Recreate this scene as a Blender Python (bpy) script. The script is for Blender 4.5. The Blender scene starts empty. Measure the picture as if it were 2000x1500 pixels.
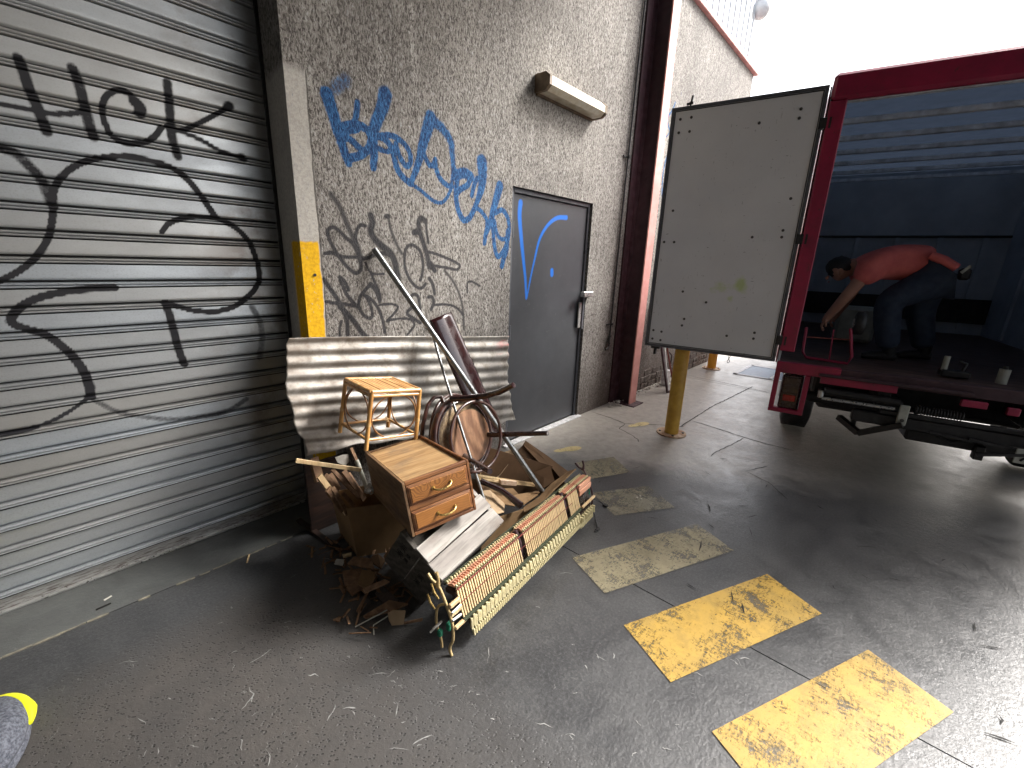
import bpy, math, random
import numpy as np
from mathutils import Vector, Matrix, Euler
random.seed(7); rng=np.random.default_rng(7)
S=bpy.context.scene; COL=S.collection
# ---------------- camera, sky, sun, exposure ----------------
cam_d=bpy.data.cameras.new('camera'); cam=bpy.data.objects.new('camera',cam_d); COL.objects.link(cam); S.camera=cam
cam_d.sensor_fit='HORIZONTAL'; cam_d.sensor_width=36.0; cam_d.lens=847.4/2000*36; cam_d.clip_start=.02; cam_d.clip_end=500
yaw,pit,rol=math.radians(-48.584),math.radians(-15.734),math.radians(1.931)
cam.matrix_world=Matrix.Translation((0,0,1.54))@(Matrix.Rotation(yaw,4,'Z')@Matrix.Rotation(math.pi/2+pit,4,'X')@Matrix.Rotation(rol,4,'Z'))
SUN_AZ=math.radians(-30); SUN_EL=math.radians(43)     # azimuth from +X
W=bpy.data.worlds.new('World'); S.world=W; W.use_nodes=True
nt=W.node_tree; nt.nodes.clear()
out=nt.nodes.new('ShaderNodeOutputWorld'); bg=nt.nodes.new('ShaderNodeBackground'); sky=nt.nodes.new('ShaderNodeTexSky')
sky.sky_type='NISHITA'; sky.sun_disc=False; sky.sun_elevation=SUN_EL; sky.sun_rotation=math.radians(90)-SUN_AZ
sky.air_density=1.0; sky.dust_density=6.0; sky.ozone_density=1.0
hs=nt.nodes.new('ShaderNodeHueSaturation'); hs.inputs['Saturation'].default_value=.55
nt.links.new(sky.outputs[0],hs.inputs['Color']); nt.links.new(hs.outputs[0],bg.inputs['Color'])
bg.inputs['Strength'].default_value=.15; nt.links.new(bg.outputs[0],out.inputs['Surface'])
sd=bpy.data.lights.new('sun','SUN'); sd.energy=2.0; sd.angle=math.radians(18); sd.color=(1,.985,.965)
sun=bpy.data.objects.new('sun',sd); COL.objects.link(sun)
sv=Vector((math.cos(SUN_AZ)*math.cos(SUN_EL),math.sin(SUN_AZ)*math.cos(SUN_EL),math.sin(SUN_EL)))
sun.rotation_euler=sv.to_track_quat('Z','Y').to_euler(); sun.location=sv*30
S.view_settings.view_transform='Standard'; S.view_settings.look='None'; S.view_settings.exposure=1.85; S.view_settings.gamma=1; S.view_settings.use_curve_mapping=False
try:
    S.render.engine='CYCLES'; S.cycles.max_bounces=8; S.cycles.diffuse_bounces=4; S.cycles.transparent_max_bounces=12
except Exception: pass
DATA={"SHUTTER":[[[[0.1578,2.2116],[0.1626,2.167],[0.1686,2.109],[0.1802,2.0421],[0.1886,1.9721]],[0.034,0.0345,0.0352,0.0358,0.0366],0.6,0.9],[[[0.3046,2.2219],[0.3136,2.1662],[0.3163,2.0935],[0.32,2.024],[0.3246,1.9819]],[0.0362,0.0367,0.0375,0.0381,0.0385],0.5,0.8],[[[0.0806,2.0392],[0.1134,2.0431],[0.1596,2.0415],[0.2151,2.0415],[0.2759,2.056],[0.3173,2.077]],[0.0203,0.0205,0.0209,0.0214,0.0218,0.0222],0.5,0.85],[[[0.4955,2.1132],[0.4891,2.1561],[0.4548,2.1812],[0.416,2.1708],[0.3808,2.1285],[0.3693,2.0829],[0.3727,2.0309],[0.3907,1.9906],[0.4399,1.9805],[0.4952,1.9966],[0.5368,2.0309],[0.5607,2.0671]],[0.0235,0.0232,0.0227,0.0225,0.0224,0.0225,0.0228,0.0232,0.0237,0.0241,0.0243,0.0243],0.4,0.95],[[[0.4838,2.1499],[0.4987,2.1339],[0.4929,2.1076]],[0.0441,0.0445,0.0447],0.5,0.9],[[[0.6124,2.2586],[0.6079,2.1967],[0.6034,2.1339],[0.5969,2.0698],[0.5992,2.0066],[0.607,1.9595]],[0.0356,0.0361,0.0365,0.037,0.0374,0.038],0.6,0.8],[[[0.8455,2.2194],[0.7731,2.1633],[0.704,2.1147],[0.6381,2.0734],[0.5808,2.0767]],[0.0207,0.0205,0.0203,0.0199,0.0196],0.4,0.9],[[[0.6373,2.0679],[0.7152,2.0459],[0.7861,2.0146],[0.881,2.0003]],[0.0199,0.0206,0.0213,0.022],0.5,0.8],[[[0.8432,2.2188],[0.8517,2.2242]],[0.0441,0.0441],0.7,0.8],[[[0.8753,2.0016],[0.8822,2.0005]],[0.0411,0.0412],0.7,0.8],[[[0.0526,1.891],[0.0888,1.8756],[0.1159,1.8395],[0.1394,1.7967],[0.1517,1.7461],[0.1549,1.7029]],[0.0374,0.0381,0.0389,0.0396,0.0403,0.0408],0.7,0.75],[[[-0.0396,1.4036],[0.0065,1.4332],[0.0479,1.4686],[0.0839,1.5097],[0.1205,1.5716],[0.1424,1.6329],[0.1568,1.6934],[0.1657,1.7431],[0.1895,1.7945],[0.2317,1.8443],[0.2842,1.8822],[0.3442,1.9074],[0.4138,1.9249],[0.484,1.9239],[0.5566,1.9128],[0.6109,1.8831],[0.6503,1.8382],[0.6888,1.7734],[0.7235,1.7053]],[0.0236,0.0239,0.0241,0.0242,0.0242,0.0241,0.0239,0.0236,0.0236,0.0237,0.024,0.0244,0.025,0.0256,0.0263,0.027,0.0277,0.0284,0.0291],0.35,0.95],[[[0.4991,1.6226],[0.5289,1.6591],[0.5828,1.6867],[0.6578,1.7029],[0.7445,1.6949],[0.8204,1.651],[0.8671,1.5829],[0.8886,1.4973],[0.8921,1.4158],[0.8583,1.3475],[0.8154,1.3074],[0.748,1.2625],[0.6626,1.243],[0.5741,1.2522],[0.5134,1.2747],[0.4608,1.2984]],[0.0236,0.0236,0.024,0.0244,0.0252,0.0261,0.0268,0.0274,0.0279,0.028,0.0279,0.0276,0.0269,0.0261,0.0255,0.0249],0.3,0.95],[[[0.4604,1.2959],[0.4714,1.2332],[0.4756,1.1568],[0.48,1.0786],[0.494,0.9905]],[0.0333,0.0338,0.0344,0.0349,0.0357],0.4,0.9],[[[0.2899,1.3701],[0.2215,1.3682],[0.1396,1.3592],[0.0524,1.3354],[-0.004,1.3015],[-0.0357,1.2621],[-0.0371,1.2363],[-0.0062,1.2126],[0.0404,1.1867],[0.0776,1.1386],[0.1076,1.0836],[0.1288,1.0163],[0.1373,0.943],[0.1335,0.895]],[0.0334,0.0326,0.0317,0.0308,0.0304,0.0302,0.0304,0.0309,0.0317,0.0325,0.0333,0.034,0.0347,0.0349],0.3,0.95],[[[-0.1559,0.7891],[-0.0835,0.7919],[-0.0037,0.8121],[0.067,0.8489],[0.1293,0.8959]],[0.016,0.0165,0.0169,0.0172,0.0175],0.4,0.9],[[[0.1293,0.8959],[0.1684,0.8439],[0.2236,0.7926],[0.3037,0.753],[0.3807,0.7226],[0.4646,0.7055],[0.5789,0.6988],[0.6659,0.7078],[0.7483,0.75]],[0.0242,0.0248,0.0255,0.0264,0.0273,0.0281,0.0291,0.0299,0.0304],0.8,0.6],[[[0.8349,1.258],[0.8647,1.1781],[0.8679,1.0907],[0.8413,0.9755]],[0.0345,0.0354,0.0361,0.0365],0.9,0.5]],"WBLUE":[[[[1.2949,2.3952],[1.242,2.3457]],[0.0726,0.0721],1,0.35],[[[1.1908,2.3032],[1.2126,2.2391],[1.2341,2.1607],[1.2541,2.0977],[1.2715,2.0386],[1.2841,2.0091]],[0.0676,0.0618,0.0558,0.0493,0.0424,0.035],0.8,0.95],[[[1.3542,2.31],[1.3474,2.2656],[1.3325,2.213]],[0.0319,0.0321,0.0323],0.8,0.8],[[[1.2264,2.153],[1.2714,2.1809],[1.3318,2.2036],[1.3848,2.1997],[1.4184,2.1751],[1.42,2.1368],[1.4019,2.1009],[1.3683,2.0688],[1.3284,2.0487],[1.2898,2.0355]],[0.0374,0.0378,0.0383,0.039,0.0396,0.04,0.04,0.0398,0.0396,0.0392],0.5,0.95],[[[1.268,2.1374],[1.311,2.1214],[1.3471,2.0969],[1.3771,2.0833]],[0.0339,0.0344,0.035,0.0354],0.5,0.95],[[[1.2563,2.1715],[1.2996,2.1687],[1.3455,2.1848]],[0.0335,0.034,0.0343],0.5,0.9],[[[1.5237,2.3909],[1.5039,2.3288],[1.4673,2.2563],[1.4394,2.1924],[1.435,2.1203],[1.4359,2.0679],[1.4286,2.0135]],[0.078,0.0717,0.0649,0.0582,0.0518,0.0452,0.0383],0.8,0.95],[[[1.422,2.1694],[1.4789,2.1747],[1.52,2.1633],[1.5524,2.1294],[1.5674,2.0776],[1.5829,2.0317],[1.6173,1.9949],[1.6719,1.9669]],[0.0335,0.034,0.0346,0.0351,0.0356,0.0362,0.0367,0.0375],0.5,0.95],[[[1.451,2.1168],[1.5257,2.1109],[1.5531,2.1431]],[0.0252,0.0258,0.0258],0.5,0.9],[[[1.4876,2.1831],[1.5558,2.1973],[1.6251,2.1776],[1.669,2.1375],[1.6762,2.0824],[1.6474,2.0563],[1.6121,2.0854],[1.5874,2.1292],[1.5801,2.1619]],[0.0288,0.0292,0.0298,0.0305,0.0309,0.0308,0.0304,0.0298,0.0296],0.6,0.95],[[[1.8281,2.3462],[1.7968,2.2687],[1.7654,2.1912],[1.744,2.1228],[1.7127,2.0455],[1.6769,1.9748]],[0.0813,0.0713,0.061,0.0508,0.0404,0.0297],0.8,0.95],[[[1.6719,1.9669],[1.7288,1.9453],[1.7876,1.9152],[1.8488,1.8879],[1.902,1.8861],[1.946,1.9189],[1.9797,1.9706]],[0.0197,0.0201,0.0207,0.0211,0.0213,0.0215,0.0215],0.4,0.95],[[[1.9797,1.9706],[1.9969,2.0439],[2.0029,2.1228],[1.9923,2.1976],[1.9819,2.256],[1.9187,2.3093],[1.8577,2.3317]],[0.0236,0.0319,0.0398,0.0474,0.0548,0.0612,0.0676],0.9,0.6],[[[1.7738,2.1426],[1.8122,2.0909],[1.8427,2.096],[1.8588,2.1285],[1.8631,2.0845],[1.8935,2.0286],[1.9468,1.9976],[1.991,1.9959]],[0.0294,0.0301,0.0302,0.0302,0.0305,0.0311,0.0317,0.0321],0.4,0.95],[[[2.0139,2.0935],[2.0363,2.0498],[2.0247,1.9685],[2.0302,1.9045],[2.0533,1.8413],[2.0949,1.7992],[2.1433,1.8162],[2.1799,1.8622],[2.2105,1.9164]],[0.0359,0.0365,0.0369,0.0374,0.0381,0.0387,0.0392,0.0392,0.039],0.5,0.95],[[[2.2105,1.9164],[2.2471,1.9971],[2.2646,2.0836],[2.2564,2.1816]],[0.0344,0.0551,0.0752,0.0938],0.7,0.95],[[[2.0251,2.0639],[2.094,2.0903],[2.1533,2.0752]],[0.064,0.0648,0.0659],0.7,0.85],[[[2.1533,2.0752],[2.1297,2.023],[2.0708,1.9906],[2.0361,1.9619]],[0.0374,0.0375,0.0371,0.037],0.5,0.9],[[[2.1665,1.9618],[2.1843,2.0222],[2.2145,2.0762]],[0.0338,0.0335,0.0335],0.5,0.9],[[[2.2046,1.8903],[2.2558,1.8697],[2.3091,1.8221],[2.3106,1.7599],[2.2928,1.6596]],[0.0288,0.0293,0.0298,0.0302,0.0306],0.4,0.95],[[[2.4377,2.0568],[2.4061,1.9736],[2.3746,1.8904],[2.3497,1.8077],[2.3047,1.7235],[2.2928,1.6596]],[0.0709,0.063,0.0552,0.0473,0.0389,0.0306],0.7,0.95],[[[2.362,1.8535],[2.3788,1.7466],[2.3957,1.6461],[2.4336,1.5722],[2.497,1.6222],[2.5381,1.7006],[2.5495,1.7773],[2.5315,1.8508],[2.4716,1.9002],[2.4024,1.8753]],[0.0338,0.0346,0.0352,0.036,0.0362,0.036,0.0356,0.0351,0.0343,0.0339],0.5,0.95],[[[2.3904,1.8201],[2.4211,1.7311],[2.4795,1.6973],[2.5372,1.7196]],[0.0269,0.0274,0.0279,0.0282],0.5,0.9],[[[2.5356,1.7574],[2.5266,1.6233],[2.4994,1.5645],[2.4795,1.5059]],[0.0433,0.0443,0.0444,0.0447],0.6,0.9],[[[5.1905,3.2789],[5.1469,3.1989],[5.0525,3.1074],[5.0761,3.0336],[5.1591,2.9914],[5.2229,3.0561],[5.2008,3.1219],[5.1332,3.156]],[0.0208,0.0209,0.0208,0.0212,0.0216,0.0216,0.0213,0.0209],0.6,0.8],[[[5.3345,3.4054],[5.3473,3.3286]],[0.0315,0.0319],0.8,0.6],[[[5.1762,2.8515],[5.1481,2.7634],[5.1097,2.6629],[5.0907,2.5443],[5.1029,2.4399],[5.1262,2.3353],[5.179,2.254]],[0.0193,0.0196,0.0197,0.02,0.0204,0.0207,0.0212],0.6,0.9],[[[5.146,2.9886],[5.093,2.9369],[5.0475,2.9074]],[0.0135,0.0135,0.0134],0.6,0.8]],"WBLACK":[[[[1.173,1.8461],[1.2167,1.7908],[1.2376,1.7399],[1.2635,1.6789],[1.2908,1.6254],[1.3136,1.5701],[1.3212,1.5226]],[0.0324,0.0333,0.0338,0.0345,0.0351,0.0358,0.0363],1,0.5],[[[1.1387,1.6656],[1.1692,1.6854],[1.2023,1.67],[1.2398,1.6363],[1.274,1.6105],[1.2975,1.5694],[1.3157,1.5224],[1.3179,1.4742],[1.2891,1.4498],[1.2582,1.464],[1.2241,1.4968],[1.1918,1.5378],[1.1656,1.5825],[1.145,1.6262],[1.1387,1.6656]],[0.02,0.0201,0.0204,0.0208,0.021,0.0214,0.0217,0.0219,0.0219,0.0216,0.0213,0.0209,0.0205,0.0202,0.02],0.8,0.75],[[[1.1144,1.5489],[1.1536,1.5548],[1.192,1.5401],[1.2373,1.5345],[1.2898,1.536],[1.3326,1.5301],[1.3716,1.536],[1.4181,1.557],[1.4766,1.5614],[1.5178,1.5477]],[0.0181,0.0182,0.0185,0.0187,0.0191,0.0194,0.0195,0.0198,0.02,0.0204],0.8,0.9],[[[1.3605,1.7069],[1.3282,1.7067],[1.3047,1.6726],[1.2961,1.6257],[1.3028,1.5696],[1.3164,1.532]],[0.0189,0.0186,0.0186,0.0187,0.019,0.0192],0.8,0.8],[[[1.3969,1.7636],[1.4057,1.7269],[1.3919,1.6834],[1.4118,1.6417],[1.4555,1.6051],[1.5128,1.5677],[1.5408,1.5177],[1.5508,1.4663],[1.5612,1.4193]],[0.0411,0.0416,0.0417,0.0424,0.0432,0.0442,0.045,0.0456,0.0461],0.9,0.7],[[[1.3476,1.5087],[1.3671,1.4649],[1.4,1.4452],[1.4644,1.4453]],[0.0134,0.0136,0.0137,0.014],0.7,0.7],[[[1.3778,1.4551],[1.3976,1.405],[1.4285,1.333],[1.4256,1.2812]],[0.0174,0.0178,0.0181,0.0182],0.7,0.7],[[[1.7668,1.3847],[1.731,1.3575],[1.6902,1.3693],[1.6449,1.4134],[1.6147,1.4773],[1.6109,1.5401],[1.626,1.5976],[1.6656,1.6202],[1.7113,1.6013],[1.7404,1.5598],[1.749,1.5006],[1.7406,1.4458],[1.7256,1.4074]],[0.021,0.0209,0.0206,0.0202,0.0199,0.0196,0.0195,0.0195,0.0199,0.0201,0.0205,0.0206,0.0208],0.8,0.75],[[[1.7702,1.7674],[1.7436,1.7805],[1.7228,1.7531],[1.7341,1.6866],[1.7594,1.6247],[1.7853,1.5558],[1.7978,1.4903]],[0.0359,0.0355,0.0355,0.036,0.0367,0.0375,0.038],0.9,0.7],[[[1.777,1.7679],[1.7822,1.7055],[1.7943,1.6371]],[0.0196,0.0199,0.0201],0.8,0.6],[[[1.8,1.5834],[1.8861,1.5644],[1.9763,1.5387],[2.0551,1.5055],[2.031,1.4758],[1.9451,1.4866],[1.8555,1.4967],[1.7841,1.5066]],[0.0176,0.0181,0.0186,0.0191,0.0191,0.0186,0.0182,0.0179],0.7,0.75],[[[1.6878,1.6939],[1.7145,1.7008]],[0.0387,0.039],0.9,0.8],[[[1.8054,1.5125],[1.8404,1.4685]],[0.0345,0.0351],0.9,0.85],[[[1.4934,1.7678],[1.5112,1.7719]],[0.0241,0.0243],0.9,0.8],[[[1.5106,1.7598],[1.525,1.6927],[1.5579,1.62],[1.5929,1.5654]],[0.0219,0.0222,0.0227,0.0232],0.9,0.5],[[[1.7961,1.418],[1.824,1.3783],[1.8375,1.3207]],[0.0239,0.0241,0.0245],0.8,0.8],[[[1.922,1.4691],[1.991,1.4052],[2.0387,1.3389],[2.0715,1.2647],[2.0884,1.1893],[2.0972,1.0618]],[0.0201,0.0206,0.0211,0.0216,0.022,0.0225],0.9,0.5],[[[2.1301,1.3182],[2.1297,1.3858],[2.1722,1.3945],[2.2516,1.3623]],[0.0155,0.0153,0.0155,0.0159],0.8,0.7],[[[1.0982,1.4171],[1.1283,1.3702],[1.1594,1.3219],[1.1906,1.2624],[1.2115,1.1917],[1.2108,1.1109]],[0.0243,0.0248,0.0252,0.0258,0.0263,0.0266],0.8,0.75],[[[1.2346,1.3583],[1.2169,1.402],[1.1882,1.4283],[1.2003,1.3878],[1.2222,1.3343],[1.2562,1.2888],[1.2922,1.257]],[0.0195,0.0192,0.019,0.0191,0.0195,0.0199,0.0202],0.7,0.9],[[[1.1027,1.3004],[1.1516,1.2886],[1.213,1.2809],[1.287,1.2623]],[0.0166,0.0169,0.0173,0.0176],0.6,0.95],[[[1.1755,1.2681],[1.2244,1.2208],[1.2639,1.1674],[1.2992,1.1126],[1.3312,1.0778]],[0.028,0.0287,0.0294,0.03,0.0304],0.7,0.85],[[[1.3738,1.3902],[1.3377,1.3558],[1.3018,1.3168],[1.2925,1.262],[1.3172,1.2147],[1.3557,1.1914],[1.3743,1.211],[1.366,1.2633],[1.346,1.3102],[1.3249,1.3311]],[0.0189,0.0189,0.0187,0.0189,0.0192,0.0195,0.0195,0.0194,0.019,0.0189],0.6,0.9],[[[1.3467,1.3203],[1.3903,1.2828],[1.4226,1.2289],[1.4431,1.1637],[1.4518,1.098]],[0.019,0.0194,0.0198,0.0201,0.0204],0.7,0.8],[[[1.3735,1.3852],[1.4062,1.3541],[1.4267,1.302]],[0.0302,0.0307,0.0312],0.8,0.8],[[[1.4247,1.2656],[1.4792,1.2682],[1.5288,1.2632],[1.5501,1.2431],[1.5132,1.2019],[1.4678,1.1672],[1.5182,1.1743],[1.5827,1.1751],[1.6489,1.1591],[1.6681,1.1233],[1.6326,1.0864],[1.6045,1.0605]],[0.0131,0.0132,0.0135,0.0136,0.0136,0.0135,0.0136,0.0139,0.0141,0.0144,0.0143,0.0143],0.6,0.85],[[[1.7188,1.1826],[1.7141,1.257],[1.7018,1.3081],[1.6682,1.3203],[1.647,1.2934],[1.6519,1.2433],[1.617,1.2062],[1.6629,1.1694],[1.7174,1.1366]],[0.0215,0.0213,0.021,0.0208,0.0208,0.021,0.0209,0.0213,0.0217],0.7,0.85],[[[1.8286,1.2457],[1.8962,1.2454],[1.974,1.2386],[2.0385,1.2108],[2.0884,1.1642]],[0.0146,0.0149,0.0151,0.0155,0.0158],0.7,0.8],[[[1.786,1.2995],[1.815,1.2985],[1.8289,1.2632],[1.8059,1.2178]],[0.0243,0.0245,0.0248,0.0248],0.8,0.7],[[[1.1797,1.1891],[1.1659,1.1455],[1.1627,1.1057]],[0.0161,0.0163,0.0163],0.8,0.7]],"DBLUE":[[[[2.7109,1.9795],[2.7052,1.8822],[2.7385,1.7005],[2.7706,1.5554],[2.804,1.405],[2.8261,1.2493]],[0.0512,0.0459,0.0413,0.0361,0.0305,0.0244],0.6,0.95],[[[2.833,1.2569],[2.8759,1.4355],[2.9162,1.5743],[2.9677,1.7281],[3.0618,1.84],[3.1894,1.9115],[3.329,1.9272]],[0.0157,0.0197,0.0235,0.0274,0.0316,0.0362,0.0415],0.5,0.95],[[[3.1601,1.4762],[3.1632,1.4436]],[0.0468,0.047],0.5,0.95]],"CRACKS":[[[3.917,2.281],[3.9,2.053],[3.855,1.856],[4.001,1.702],[4.058,1.621]],[[3.855,1.856],[3.687,1.838],[3.633,1.687],[3.569,1.582],[3.516,1.542]],[[4.462,1.41],[4.434,1.213],[4.371,0.888],[4.349,0.676],[4.357,0.472]],[[4.351,0.883],[4.073,0.919],[3.825,0.966],[3.679,0.966]],[[3.6,0.677],[3.711,0.62],[3.839,0.566]],[[3.6,0.677],[3.519,0.496],[3.336,0.331]],[[4.187,1.43],[4.65,1.427],[5.188,1.424],[5.64,1.386],[6.492,1.328]],[[6.409,2.127],[6.378,1.48],[6.324,1.091]],[[4.263,1.397],[4.176,1.441],[4.096,1.593],[4.001,1.702]]],"STRIPES":{"a":[[2.137,-0.182],[2.013,-0.437],[1.328,0.191]],"b":[[2.363,0.251],[2.238,-0.005],[1.405,0.374],[1.529,0.639]],"c":[[2.57,0.686],[2.449,0.439],[1.64,0.8],[1.749,1.067]],"d":[[2.805,1.12],[2.657,0.864],[2.282,1.104]],"e":[[3.064,1.549],[2.911,1.317],[2.579,1.483]]},"STOOL":{"o":[1.0286,1.8802,0.595],"R":[[0.98846,0.04765,0.14379],[-0.04447,0.99869,-0.02522],[-0.1448,0.01854,0.98929]],"w":0.306,"d":0.3076,"h":0.3153},"CAB":{"o":[0.9332,1.3588,0.3955],"R":[[0.96578,0.25111,-0.06498],[-0.23745,0.95674,0.16812],[0.10439,-0.14694,0.98362]],"w":0.315,"d":0.5764,"h":0.2493},"CRATE":{"o":[0.9751,1.3749,-0.0245],"R":[[0.98402,-0.17411,-0.03739],[0.12133,0.80918,-0.5749],[0.13035,0.56117,0.81737]],"w":0.4432,"d":0.2735,"h":0.2943},"ACT":{"A":[0.903,1.0701,0.0],"L":[0.99341,0.11465,0.0],"len":1.2728},"SHEET":{"TL":[0.884,2.315,1.127],"TR":[2.549,2.315,0.972],"BL":[0.866,2.2,0.537],"BR":[2.576,2.24,0.226],"L":[0.81,2.25,0.855],"R":[2.445,2.29,0.486],"B":[1.168,2.21,0.502]},"CHAIR":{"C":[1.605,1.786,0.543],"N":[0.0537,-0.9604,0.2735],"t1":[1.642,1.437,0.92],"m1":[1.642,1.636,0.815],"r1":[1.535,1.817,0.777],"t2":[1.839,1.342,0.622],"r2":[1.766,1.754,0.51],"t3":[1.451,1.411,0.5],"r3":[1.551,1.725,0.45],"loop":[[1.374,1.888,0.51],[1.417,1.922,0.62],[1.476,1.953,0.717],[1.535,1.966,0.751],[1.574,1.947,0.75],[1.57,1.915,0.711],[1.526,1.881,0.673],[1.467,1.854,0.663],[1.448,1.835,0.636]],"hc":[1.561,1.622,0.599],"dc":[1.621,1.741,0.546]},"TRUCK":{"o":[3.9545,0.6683]},"CARD":[[[2.109,1.72,0.38],[2.309,1.68,0.219],[2.506,1.62,0.044],[2.382,1.6,0.05],[2.231,1.64,0.162],[2.085,1.72,0.357]],[[2.1,1.735,0.342],[2.267,1.66,0.14],[2.161,1.68,0.143],[2.1,1.72,0.234],[2.048,1.74,0.31]],[[2.071,1.76,0.301],[2.194,1.7,0.124],[2.184,1.68,0.035],[2.055,1.76,0.075],[1.915,1.78,0.156]],[[2.148,1.67,0.151],[2.243,1.6,0.188],[2.163,1.5,0.144],[2.073,1.52,0.116],[2.108,1.6,0.116]],[[2.27,1.47,0.184],[2.254,1.4,0.236],[2.058,1.36,0.238],[1.918,1.34,0.23],[1.815,1.33,0.21],[1.693,1.37,0.177],[1.746,1.42,0.16],[1.868,1.42,0.144],[1.945,1.44,0.165],[2.07,1.46,0.175]],[[1.864,1.8,0.19],[1.866,1.74,0.189],[2.005,1.72,0.308],[2.129,1.86,0.263],[2.087,1.9,0.241],[2.046,1.88,0.212]],[[1.606,1.62,0.243],[1.648,1.6,0.241],[1.673,1.5,0.18],[1.58,1.42,0.2],[1.53,1.42,0.214],[1.525,1.5,0.243]],[[1.709,1.66,0.199],[1.927,1.66,0.118],[1.834,1.5,0.148],[1.701,1.45,0.176],[1.661,1.5,0.183]],[[1.743,1.5,0.209],[1.975,1.5,0.141],[1.965,1.46,0.151],[1.751,1.42,0.178],[1.737,1.44,0.187]],[[1.593,1.66,0.343],[1.704,1.6,0.302],[1.968,1.52,0.196],[1.976,1.52,0.178],[1.713,1.58,0.282],[1.593,1.66,0.321]],[[1.708,1.57,0.292],[1.812,1.53,0.257],[1.807,1.53,0.231],[1.712,1.57,0.261]]],"BAR4":[[1.568,1.6,0.331],[1.646,1.5,0.275],[1.654,1.36,0.237]],"STICKS":[[[0.836,2.0,0.482],[0.941,1.98,0.255],0.03],[[0.861,1.97,0.411],[0.92,1.97,0.278],0.035],[[0.881,2.05,0.446],[0.917,2.02,0.373],0.04],[[0.916,2.06,0.439],[0.939,2.03,0.361],0.03],[[0.868,1.93,0.429],[0.926,1.93,0.274],0.022],[[0.904,2.0,0.494],[1.001,1.96,0.326],0.02],[[0.987,2.05,0.436],[1.043,1.98,0.29],0.03],[[1.089,2.15,0.505],[1.112,2.1,0.378],0.02],[[1.066,2.05,0.472],[1.066,1.95,0.323],0.025],[[0.911,1.92,0.388],[0.967,1.92,0.289],0.02],[[0.898,2.2,0.491],[0.897,2.15,0.388],0.05],[[1.043,2.1,0.388],[1.055,2.0,0.307],0.012]],"PALE":[[0.996,2.15,0.476],[1.038,2.15,0.477],[1.071,2.15,0.471],[1.073,2.15,0.425],[1.047,2.15,0.409],[1.007,2.15,0.442]],"RUB":[[[0.902,1.834,0.06],[0.949,1.745,0.07],[0.93,1.684,0.05],[0.865,1.833,0.04]],[[0.754,1.55,0.01],[0.753,1.526,0.01],[0.919,1.62,0.1],[0.894,1.617,0.07]],[[0.801,1.564,0.09],[0.881,1.515,0.12],[0.89,1.487,0.12],[0.8,1.545,0.08]],[[0.832,1.823,0.02],[0.903,1.761,0.03],[0.84,1.639,0.02],[0.787,1.647,0.01],[0.791,1.725,0.01]],[[0.892,1.741,0.04],[0.922,1.664,0.05],[0.85,1.583,0.04],[0.83,1.671,0.03]],[[0.759,1.5,0.01],[0.866,1.459,0.05],[0.913,1.381,0.05],[0.841,1.433,0.02],[0.761,1.481,0.01]],[[0.82,1.399,0.05],[0.834,1.376,0.07],[0.87,1.338,0.07],[0.857,1.338,0.01],[0.822,1.374,0.005],[0.821,1.394,0.02]],[[0.862,1.344,0.01],[0.921,1.286,0.03],[0.918,1.287,0.02],[0.859,1.336,0.01]],[[0.835,1.918,0.01],[0.849,1.917,0.03],[0.875,1.882,0.03],[0.859,1.875,0.01]],[[0.893,1.941,0.02],[0.921,1.898,0.04],[0.917,1.89,0.03],[0.886,1.917,0.02]],[[0.975,1.785,0.05],[0.998,1.763,0.06],[1.006,1.707,0.05],[0.962,1.682,0.04],[0.952,1.767,0.04]],[[0.857,1.56,0.03],[0.896,1.506,0.05],[0.895,1.423,0.05],[0.849,1.478,0.03]]],"WIRE":[[[0.709,1.479,0.004],[0.83,1.419,0.05]],[[0.743,1.388,0.002],[0.765,1.426,0.01],[0.824,1.406,0.03]]],"LONG":[[0.749,1.537,0.015],[0.965,1.636,0.12],[1.016,1.585,0.22]],"BOARDL":[[0.875,2.441,0.02],[0.908,2.021,0.02]],"ROD":[[1.61,2.14,1.138],[1.625,2.12,1.129],[1.624,2.08,1.097],[1.603,1.97,0.915],[1.528,1.7,0.591],[1.48,1.46,0.261]]}
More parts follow.
